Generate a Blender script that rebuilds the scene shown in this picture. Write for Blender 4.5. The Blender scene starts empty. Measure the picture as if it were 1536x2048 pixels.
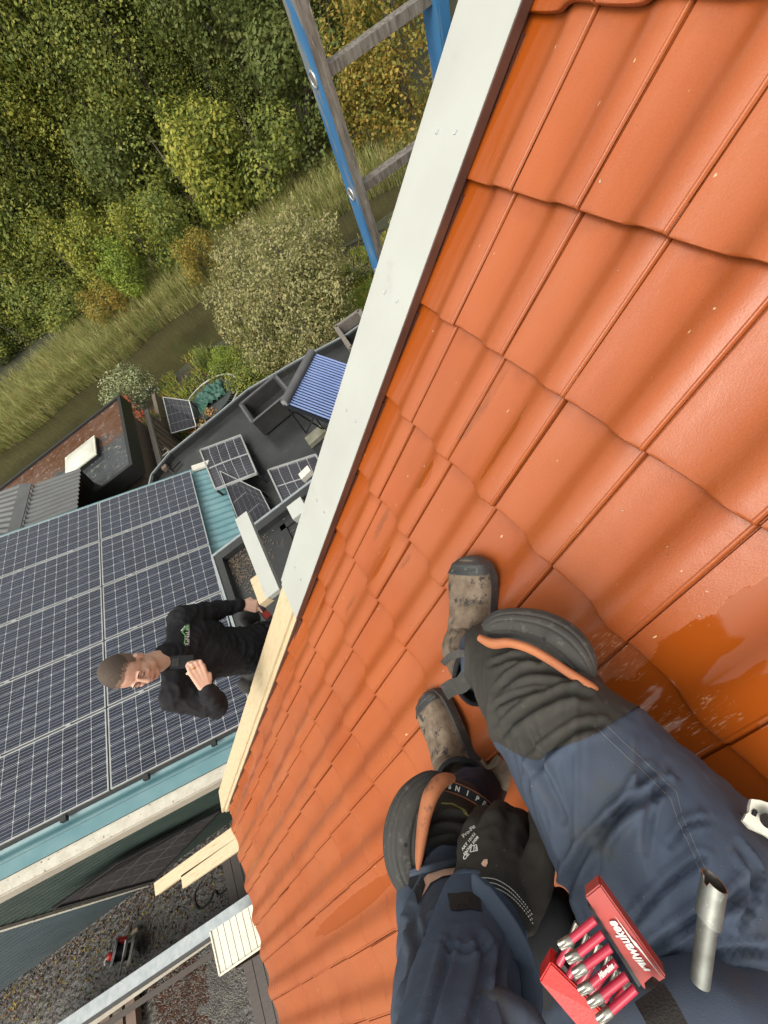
import bpy, bmesh, math, random
from mathutils import Vector, Matrix, noise
from mathutils.bvhtree import BVHTree
random.seed(7)
R = math.radians
# ------------------------------------------------------------------ camera, sky, sun, exposure
scene = bpy.context.scene
col = scene.collection
# axes: X = up the roof slope (level), Y = level, out over the verge, Z = up; the lens is the origin
BM = Matrix(((0.79807156, -0.60208327, -0.0240316),
             (-0.47109542, -0.64831851, 0.59812391),
             (-0.37570054, -0.4660245, -0.80104324)))
FOC = 831.3
cam_d = bpy.data.cameras.new('camera')
cam = bpy.data.objects.new('camera', cam_d)
col.objects.link(cam)
cr = BM @ Vector((1, 0, 0)); cu = BM @ Vector((0, -1, 0)); cb = BM @ Vector((0, 0, -1))
cam.matrix_world = Matrix(((cr.x, cu.x, cb.x, 0), (cr.y, cu.y, cb.y, 0), (cr.z, cu.z, cb.z, 0), (0, 0, 0, 1)))
cam_d.sensor_fit = 'HORIZONTAL'
cam_d.sensor_width = 36
cam_d.lens = FOC / 1536 * 36
cam_d.clip_start = 0.02
cam_d.clip_end = 1500
scene.camera = cam
world = bpy.data.worlds.new('World')
scene.world = world
world.use_nodes = True
wn = world.node_tree
bg = wn.nodes['Background']
sky = wn.nodes.new('ShaderNodeTexSky')
sky.sky_type = 'NISHITA'
sky.sun_disc = False
SUN_EL, SUN_AZ = 54, 222
sky.sun_elevation = R(SUN_EL)
sky.sun_rotation = R(90 - SUN_AZ)
sky.air_density = 1.6
sky.dust_density = 5.0
sky.ozone_density = 0.6
hs = wn.nodes.new('ShaderNodeHueSaturation')       # cloud cover takes most of the blue out
hs.inputs['Saturation'].default_value = 0.15
wn.links.new(sky.outputs[0], hs.inputs['Color'])
tint = wn.nodes.new('ShaderNodeMix'); tint.data_type = 'RGBA'; tint.blend_type = 'MULTIPLY'
tint.inputs[0].default_value = 1; tint.inputs[7].default_value = (1.0, 0.975, 0.90, 1)
wn.links.new(hs.outputs[0], tint.inputs[6]); wn.links.new(tint.outputs[2], bg.inputs[0])
bg.inputs[1].default_value = 0.15
sun_d = bpy.data.lights.new('sun', 'SUN')
sun_d.energy = 0.5
sun_d.angle = R(35)
sun_d.color = (1, 0.96, 0.9)
sun = bpy.data.objects.new('sun', sun_d)
col.objects.link(sun)
sd = Vector((math.cos(R(SUN_EL)) * math.cos(R(SUN_AZ)), math.cos(R(SUN_EL)) * math.sin(R(SUN_AZ)), math.sin(R(SUN_EL))))
sun.rotation_euler = sd.to_track_quat('Z', 'Y').to_euler()
vs = scene.view_settings
vs.view_transform = 'Standard'; vs.look = 'None'; vs.gamma = 1; vs.use_curve_mapping = False
vs.exposure = 1.04
scene.render.engine = 'CYCLES'

# ------------------------------------------------------------------ measuring helpers
def ray(px, py):
    return (BM @ Vector((px - 768, py - 1024, FOC))).normalized()
def P(px, py, z):                    # point at height z
    r = ray(px, py); return r * (z / r.z)
def PY(px, py, y):
    r = ray(px, py); return r * (y / r.y)
def Pc(px, py, zd):                  # point at a distance zd in front of the lens
    return BM @ Vector(((px - 768) / FOC * zd, (py - 1024) / FOC * zd, zd))
PITCH = R(42); CP, SP = math.cos(PITCH), math.sin(PITCH)
RN = Vector((-SP, 0, CP)); RU = Vector((CP, 0, SP)); YV = Vector((0, 1, 0)); ZV = Vector((0, 0, 1))
P0 = Vector((0.88297, 0.91924, -0.32774))
TW, GA = 0.205, 0.30595              # tile cover width and gauge
def RP(row, y, off=0.0):             # point on the tiled roof: course number, Y, height over it
    v = P0 - RU * (row * GA) + RN * off; return Vector((v.x, y, v.z))
def RR(px, py, off=0.0):
    r = ray(px, py); return r * ((P0.dot(RN) + off) / r.dot(RN))
TQ = Vector((-2.7295, 7.2457, -4.7665))
_a, _w = R(20.5), R(-2.56)
TS = Vector((math.cos(_a) * math.cos(_w), math.cos(_a) * math.sin(_w), -math.sin(_a)))
TY = Vector((-math.sin(_w), math.cos(_w), 0)); TN = TS.cross(TY)
def TP(s, t, o=0.0): return TQ + TS * s + TY * t + TN * o
def TR(px, py, o=0.0):
    r = ray(px, py); return r * ((TQ.dot(TN) + o) / r.dot(TN))
GZ = -7.2
# ------------------------------------------------------------------ materials
def nz(nt, typ, **kw):
    n = nt.nodes.new(typ)
    for k, v in kw.items():
        setattr(n, k, v)
    return n
def base_mat(name, rough=0.6, metal=0.0, spec=0.5):
    m = bpy.data.materials.new(name); m.use_nodes = True
    nt = m.node_tree; b = nt.nodes['Principled BSDF']
    b.inputs['Roughness'].default_value = rough; b.inputs['Metallic'].default_value = metal
    b.inputs['Specular IOR Level'].default_value = spec
    return m, nt, b
def pos(nt, scale=(1, 1, 1), rot=(0, 0, 0), obj=False):
    if obj:
        g = nz(nt, 'ShaderNodeTexCoord').outputs['Object']
    else:
        g = nz(nt, 'ShaderNodeNewGeometry').outputs['Position']
    mp = nz(nt, 'ShaderNodeMapping'); mp.inputs['Scale'].default_value = scale; mp.inputs['Rotation'].default_value = rot
    nt.links.new(g, mp.inputs[0]); return mp.outputs[0]
def noi(nt, vec, scale, detail=5, rough=0.55, dist=0.0):
    n = nz(nt, 'ShaderNodeTexNoise'); n.inputs['Scale'].default_value = scale; n.inputs['Detail'].default_value = detail
    n.inputs['Roughness'].default_value = rough; n.inputs['Distortion'].default_value = dist
    nt.links.new(vec, n.inputs['Vector']); return n.outputs['Fac']
def rng(nt, v, a, b, lo=0.0, hi=1.0):
    n = nz(nt, 'ShaderNodeMapRange'); n.inputs[1].default_value = a; n.inputs[2].default_value = b
    n.inputs[3].default_value = lo; n.inputs[4].default_value = hi; nt.links.new(v, n.inputs[0]); return n.outputs[0]
def mixc(nt, f, a, b):
    n = nz(nt, 'ShaderNodeMix', data_type='RGBA')
    for s, v in ((0, f), (6, a), (7, b)):
        if isinstance(v, (tuple, list)): n.inputs[s].default_value = (*v[:3], 1)
        elif isinstance(v, (int, float)): n.inputs[s].default_value = v
        else: nt.links.new(v, n.inputs[s])
    return n.outputs[2]
def mth(nt, op, a, b=None, clamp=False):
    n = nz(nt, 'ShaderNodeMath', operation=op); n.use_clamp = clamp
    for s, v in ((0, a), (1, b)):
        if v is None: continue
        if isinstance(v, (int, float)): n.inputs[s].default_value = v
        else: nt.links.new(v, n.inputs[s])
    return n.outputs[0]
def bump(nt, b, h, strength=0.3, dist=0.01):
    n = nz(nt, 'ShaderNodeBump'); n.inputs['Strength'].default_value = strength; n.inputs['Distance'].default_value = dist
    nt.links.new(h, n.inputs['Height']); nt.links.new(n.outputs[0], b.inputs['Normal'])
def mat(name, c1, c2=None, scale=6, rough=0.6, metal=0.0, spec=0.5, bs=None, bstr=0.3, bd=0.01, stretch=(1, 1, 1), rot=(0, 0, 0),
        c3=None, s3=20, lo=0.35, hi=0.65, r2=None, obj=False, lo3=0.62, hi3=0.7):
    m, nt, b = base_mat(name, rough, metal, spec)
    if c2 is None: c2 = tuple(x * 0.8 for x in c1)
    c1, c2 = tuple(x * .76 for x in c1), tuple(x * .76 for x in c2)
    if c3: c3 = tuple(x * .76 for x in c3)
    v = pos(nt, stretch, rot, obj)
    f = rng(nt, noi(nt, v, scale), lo, hi)
    c = mixc(nt, f, c1, c2)
    if c3: c = mixc(nt, rng(nt, noi(nt, v, s3, 8, 0.7), lo3, hi3), c, c3)
    nt.links.new(c, b.inputs['Base Color'])
    if r2 is not None: nt.links.new(rng(nt, noi(nt, v, scale * 0.7), 0.4, 0.6, rough, r2), b.inputs['Roughness'])
    if bs: bump(nt, b, noi(nt, v, bs, 4), bstr, bd)
    return m
def leaf_mat(name, c, c2):
    c = (c[0] * 2.45, c[1] * 2.2, c[2] * 2.0); c2 = (c2[0] * 2.45, c2[1] * 2.2, c2[2] * 2.0)
    m, nt, b = base_mat(name, 0.6, 0, 0.25)
    v = pos(nt)
    cc = mixc(nt, rng(nt, noi(nt, v, 0.9, 3), 0.38, 0.62), c, c2)
    nt.links.new(cc, b.inputs['Base Color'])
    tr = nz(nt, 'ShaderNodeBsdfTranslucent'); nt.links.new(cc, tr.inputs[0])
    mx = nz(nt, 'ShaderNodeMixShader'); mx.inputs[0].default_value = 0.42
    nt.links.new(b.outputs[0], mx.inputs[1]); nt.links.new(tr.outputs[0], mx.inputs[2])
    nt.links.new(mx.outputs[0], nt.nodes['Material Output'].inputs[0]); return m

def tile_mat():
    m, nt, b = base_mat('glazed clay tile', 0.36, 0, 0.4)
    g = nz(nt, 'ShaderNodeNewGeometry').outputs['Position']
    def dot(vec):
        n = nz(nt, 'ShaderNodeVectorMath', operation='DOT_PRODUCT'); nt.links.new(g, n.inputs[0]); n.inputs[1].default_value = vec; return n.outputs['Value']
    u = dot(tuple(-RU)); y = dot((0, 1, 0))
    cmb = nz(nt, 'ShaderNodeCombineXYZ'); nt.links.new(u, cmb.inputs[0]); nt.links.new(y, cmb.inputs[1]); V = cmb.outputs[0]
    def sc(vec, s):
        mp = nz(nt, 'ShaderNodeMapping'); mp.inputs['Scale'].default_value = s; nt.links.new(vec, mp.inputs[0]); return mp.outputs[0]
    oi = nz(nt, 'ShaderNodeObjectInfo')
    big = rng(nt, noi(nt, sc(V, (1.2, 4, 1)), 1.6, 4), 0.35, 0.65)
    c = mixc(nt, big, (0.355, 0.082, 0.024), (0.285, 0.057, 0.014))
    c = mixc(nt, mth(nt, 'MULTIPLY', oi.outputs['Random'], 0.45), c, (0.36, 0.095, 0.036))
    c = mixc(nt, rng(nt, noi(nt, V, 260, 3, 0.6), 0.45, 0.75, 0, 0.35), c, (0.42, 0.135, 0.055))       # grain of the engobe
    dust = mth(nt, 'MULTIPLY', rng(nt, noi(nt, sc(V, (1, 1.6, 1)), 95, 6, 0.75), 0.70, 0.74), rng(nt, noi(nt, V, 4, 3), 0.5, 0.62, 0, 0.65))
    c = mixc(nt, dust, c, (0.62, 0.42, 0.30))
    chip = mth(nt, 'MULTIPLY', rng(nt, noi(nt, sc(V, (1, 2.2, 1)), 38, 2, 0.4), 0.765, 0.78), 0.8)
    c = mixc(nt, chip, c, (0.70, 0.55, 0.42))
    # wet or muddy places, and the body's shade painted in, each with its own centre (u, y), half axes and tilt
    n1 = noi(nt, sc(V, (1, 3.5, 1)), 9, 4, 0.6)
    def patch(u0, y0, a, bb, rot, edge=0.9):
        du = mth(nt, 'SUBTRACT', u, u0); dy = mth(nt, 'SUBTRACT', y, y0)
        cs, sn = math.cos(rot), math.sin(rot)
        A = mth(nt, 'ADD', mth(nt, 'MULTIPLY', du, cs / a), mth(nt, 'MULTIPLY', dy, sn / a))
        Bq = mth(nt, 'ADD', mth(nt, 'MULTIPLY', du, -sn / bb), mth(nt, 'MULTIPLY', dy, cs / bb))
        d = mth(nt, 'ADD', mth(nt, 'MULTIPLY', A, A), mth(nt, 'MULTIPLY', Bq, Bq))
        d = mth(nt, 'ADD', d, mth(nt, 'MULTIPLY', mth(nt, 'SUBTRACT', n1, 0.5), 3.2 * edge))
        return rng(nt, d, 1.0, 0.93)
    def uy(px, py):
        p = RR(px, py); return -p.dot(RU), p.y
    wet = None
    for (px, py, a, bb, rot, e) in WET_AND_SHADE:
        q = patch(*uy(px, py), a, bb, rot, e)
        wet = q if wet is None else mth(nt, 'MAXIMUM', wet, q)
    side = rng(nt, mth(nt, 'ADD', y, mth(nt, 'MULTIPLY', mth(nt, 'SUBTRACT', noi(nt, sc(V, (.8, 4, 1)), 6, 4), .5), .03)), 1.035, 1.052)
    side = mth(nt, 'MULTIPLY', side, rng(nt, u, 2.6, 0.2, .25, 1))  # wet strip that also paints in the orange reflected into this trough
    streak = rng(nt, noi(nt, sc(V, (.6, 9, 1)), 5, 6, .7), .56, .72, 0, .5)
    c = mixc(nt, streak, c, (0.36, 0.070, 0.016))
    c = mixc(nt, rng(nt, noi(nt, V, 1.3, 3), .4, .62, 0, .45), c, (0.37, 0.112, 0.052))
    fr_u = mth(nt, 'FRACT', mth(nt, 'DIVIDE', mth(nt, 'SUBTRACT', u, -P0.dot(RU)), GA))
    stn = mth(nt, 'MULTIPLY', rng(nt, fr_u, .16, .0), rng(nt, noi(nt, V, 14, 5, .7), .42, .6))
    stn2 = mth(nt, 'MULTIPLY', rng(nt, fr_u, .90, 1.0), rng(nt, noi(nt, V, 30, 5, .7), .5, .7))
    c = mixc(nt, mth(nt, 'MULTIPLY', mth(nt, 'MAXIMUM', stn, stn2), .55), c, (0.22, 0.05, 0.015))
    grit = rng(nt, noi(nt, V, 170, 2, .5), .715, .74, 0, .6)
    c = mixc(nt, grit, c, (0.10, 0.035, 0.02))
    wet_shade0 = wet; wet = mth(nt, 'MAXIMUM', wet, mth(nt, 'MULTIPLY', side, .9))
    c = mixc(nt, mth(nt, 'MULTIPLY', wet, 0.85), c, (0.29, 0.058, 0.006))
    mud = None
    for (px, py, a, bb, rot) in ((955, 810, 0.13, 0.016, 0.05), (835, 965, 0.09, 0.016, 0.1), (750, 1050, 0.09, 0.014, 0.0), (1010, 870, 0.1, 0.008, -0.05), (800, 1125, 0.05, 0.01, 0.1), (690, 1210, .08, .012, 0)):
        q = patch(*uy(px, py), a, bb, rot, 1.4)
        mud = q if mud is None else mth(nt, 'MAXIMUM', mud, q)
    c = mixc(nt, mth(nt, 'MULTIPLY', mth(nt, 'MULTIPLY', mud, rng(nt, n1, 0.4, 0.6)), 0.75), c, (0.20, 0.055, 0.02))
    scf = None
    for (px, py, a, bb, rot) in ((1215, 1320, 0.06, 0.05, 0.4), (1350, 1440, 0.05, 0.03, 0.6), (1300, 1470, 0.05, .05, .2), (560, 1560, 0.22, 0.035, 0.0), (1155, 1050, .02, .015, 0), (600, 1450, 0.3, 0.03, 0.0), (1430, 1420, .04, .03, 0)):
        q = patch(*uy(px, py), a, bb, rot, 0.6)
        scf = q if scf is None else mth(nt, 'MAXIMUM', scf, q)
    scr = rng(nt, noi(nt, sc(V, (1.0, 7, 1)), 26, 5, 0.7, 1.5), 0.56, 0.66)
    c = mixc(nt, mth(nt, 'MULTIPLY', mth(nt, 'MULTIPLY', scf, scr), 0.5), c, (0.62, 0.44, 0.36))
    c = mixc(nt, 1.0, c, c); dk_ = nz(nt, 'ShaderNodeMix', data_type='RGBA', blend_type='MULTIPLY'); dk_.inputs[0].default_value = 1; nt.links.new(c, dk_.inputs[6]); dk_.inputs[7].default_value = (.80, .80, .62, 1); c = dk_.outputs[2]
    nt.links.new(c, b.inputs['Base Color'])
    r = rng(nt, noi(nt, V, 7, 4), 0.3, 0.7, 0.26, 0.44)
    rr = nz(nt, 'ShaderNodeMix'); nt.links.new(wet, rr.inputs[0]); nt.links.new(r, rr.inputs[2]); rr.inputs[3].default_value = 0.07
    nt.links.new(rr.outputs[0], b.inputs['Roughness'])
    h = mth(nt, 'ADD', noi(nt, V, 300, 2), mth(nt, 'MULTIPLY', noi(nt, V, 18, 3), 3))
    h = mth(nt, 'MULTIPLY', h, mth(nt, 'SUBTRACT', 1.0, mth(nt, 'MULTIPLY', wet, 0.85)))
    bump(nt, b, h, 0.16, 0.002)
    return m
WET_AND_SHADE = [(1330, 1385, 0.16, 0.055, -0.25, 0.5), (1480, 1350, 0.1, 0.06, -0.2, 0.6), (1240, 1430, 0.07, 0.06, -0.3, 0.5),
       (1440, 1290, 0.14, 0.03, -0.25, 0.5), (1330, 1500, 0.16, 0.06, -0.1, 0.5), (1480, 1560, 0.14, 0.07, 0, 0.4), (1400, 1400, .14, .05, -.2, .5), (690, 1825, 0.62, 0.034, 0.0, 0.22),  # lower right patches also paint the crouching body's shade onto the tiles
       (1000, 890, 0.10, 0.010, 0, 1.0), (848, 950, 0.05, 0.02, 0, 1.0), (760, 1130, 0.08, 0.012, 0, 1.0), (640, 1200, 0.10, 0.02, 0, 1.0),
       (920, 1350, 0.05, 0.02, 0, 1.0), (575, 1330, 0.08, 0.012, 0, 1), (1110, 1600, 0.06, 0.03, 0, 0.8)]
VERGE_WET_REFLECT = 1.088       # wet trough beside the verge, its reflected orange painted in

def pv_mat(name, cell=(0.011, 0.014, 0.026), line=(0.32, 0.34, 0.35), nx=10, ny=6, bus=4, gap=0.0115, busw=0.042, black=False):
    # UV: one panel = 0..1; U runs along the long side
    m, nt, b = base_mat(name, 0.12, 0, 0.32)
    uv = nz(nt, 'ShaderNodeUVMap'); sp = nz(nt, 'ShaderNodeSeparateXYZ'); nt.links.new(uv.outputs[0], sp.inputs[0])
    fu = mth(nt, 'FRACT', mth(nt, 'MULTIPLY', sp.outputs[0], nx)); fv = mth(nt, 'FRACT', mth(nt, 'MULTIPLY', sp.outputs[1], ny))
    au = mth(nt, 'ABSOLUTE', mth(nt, 'SUBTRACT', fu, 0.5)); av = mth(nt, 'ABSOLUTE', mth(nt, 'SUBTRACT', fv, 0.5))
    l1 = mth(nt, 'GREATER_THAN', au, 0.5 - gap * 1.2); l2 = mth(nt, 'GREATER_THAN', av, 0.5 - gap * 1.2)
    dia = mth(nt, 'GREATER_THAN', mth(nt, 'ADD', au, av), 0.915)
    fb = mth(nt, 'FRACT', mth(nt, 'MULTIPLY', fv, bus)); ab = mth(nt, 'ABSOLUTE', mth(nt, 'SUBTRACT', fb, 0.5))
    l3 = mth(nt, 'MULTIPLY', mth(nt, 'LESS_THAN', ab, busw), 0.7 if not black else 0.25)
    f = mth(nt, 'MAXIMUM', mth(nt, 'MAXIMUM', l1, l2), l3)
    if not black: f = mth(nt, 'MAXIMUM', f, dia)
    v = pos(nt)
    c0 = mixc(nt, rng(nt, noi(nt, v, 2.5, 3), 0.35, 0.65), cell, tuple(x * 1.5 for x in cell))
    c = mixc(nt, f, c0, line)
    c = mixc(nt, rng(nt, noi(nt, v, 30, 6, 0.7), 0.5, 0.9, 0, 0.12), c, (0.25, 0.25, 0.22))
    nt.links.new(c, b.inputs['Base Color'])
    b.inputs['Coat Weight'].default_value = 0.1
    nt.links.new(rng(nt, noi(nt, v, 5, 4), 0.3, 0.7, 0.12, 0.3), b.inputs['Roughness'])
    return m
def water_mat():
    m, nt, b = base_mat('canal water', 0.06, 0, 0.5)
    v = pos(nt)
    c = mixc(nt, rng(nt, noi(nt, v, 0.35, 4), 0.35, 0.65), (0.030, 0.027, 0.014), (0.042, 0.038, 0.020))
    c = mixc(nt, rng(nt, noi(nt, v, 22, 6, 0.8), 0.72, 0.76, 0, 0.8), c, (0.20, 0.18, 0.08))
    nt.links.new(c, b.inputs['Base Color'])
    bump(nt, b, noi(nt, v, 3.0, 3), 0.12, 0.05)
    return m
def wetroof_mat():
    m, nt, b = base_mat('wet bitumen with algae', 0.1, 0, 0.5)
    v = pos(nt)
    red = rng(nt, mth(nt, 'ADD', noi(nt, v, 0.9, 6, 0.7), mth(nt, 'MULTIPLY', noi(nt, v, 9, 5, 0.8), 0.25)), 0.56, 0.66)
    sp = nz(nt, 'ShaderNodeSeparateXYZ'); nt.links.new(v, sp.inputs[0])
    far = mth(nt, 'ADD', mth(nt, 'MULTIPLY', mth(nt, 'SUBTRACT', sp.outputs[1], 10.7), 0.75), mth(nt, 'MULTIPLY', red, 0.55))
    far = mth(nt, 'MULTIPLY', rng(nt, far, 0.35, 0.55), 1.0)
    c = mixc(nt, far, (0.035, 0.040, 0.045), (0.085, 0.038, 0.022))
    sky_sheen = rng(nt, noi(nt, v, 5, 8, 0.8), 0.56, 0.60)
    c = mixc(nt, mth(nt, 'MULTIPLY', sky_sheen, 0.55), c, (0.30, 0.25, 0.22))  # pale patches paint the sky's reflection into the roof colour
    nt.links.new(c, b.inputs['Base Color'])
    nt.links.new(rng(nt, noi(nt, v, 2.2, 5, 0.7), 0.4, 0.6, 0.05, 0.3), b.inputs['Roughness'])
    bump(nt, b, noi(nt, v, 1.6, 5, 0.6, 1.0), 0.25, 0.02)
    return m
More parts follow.
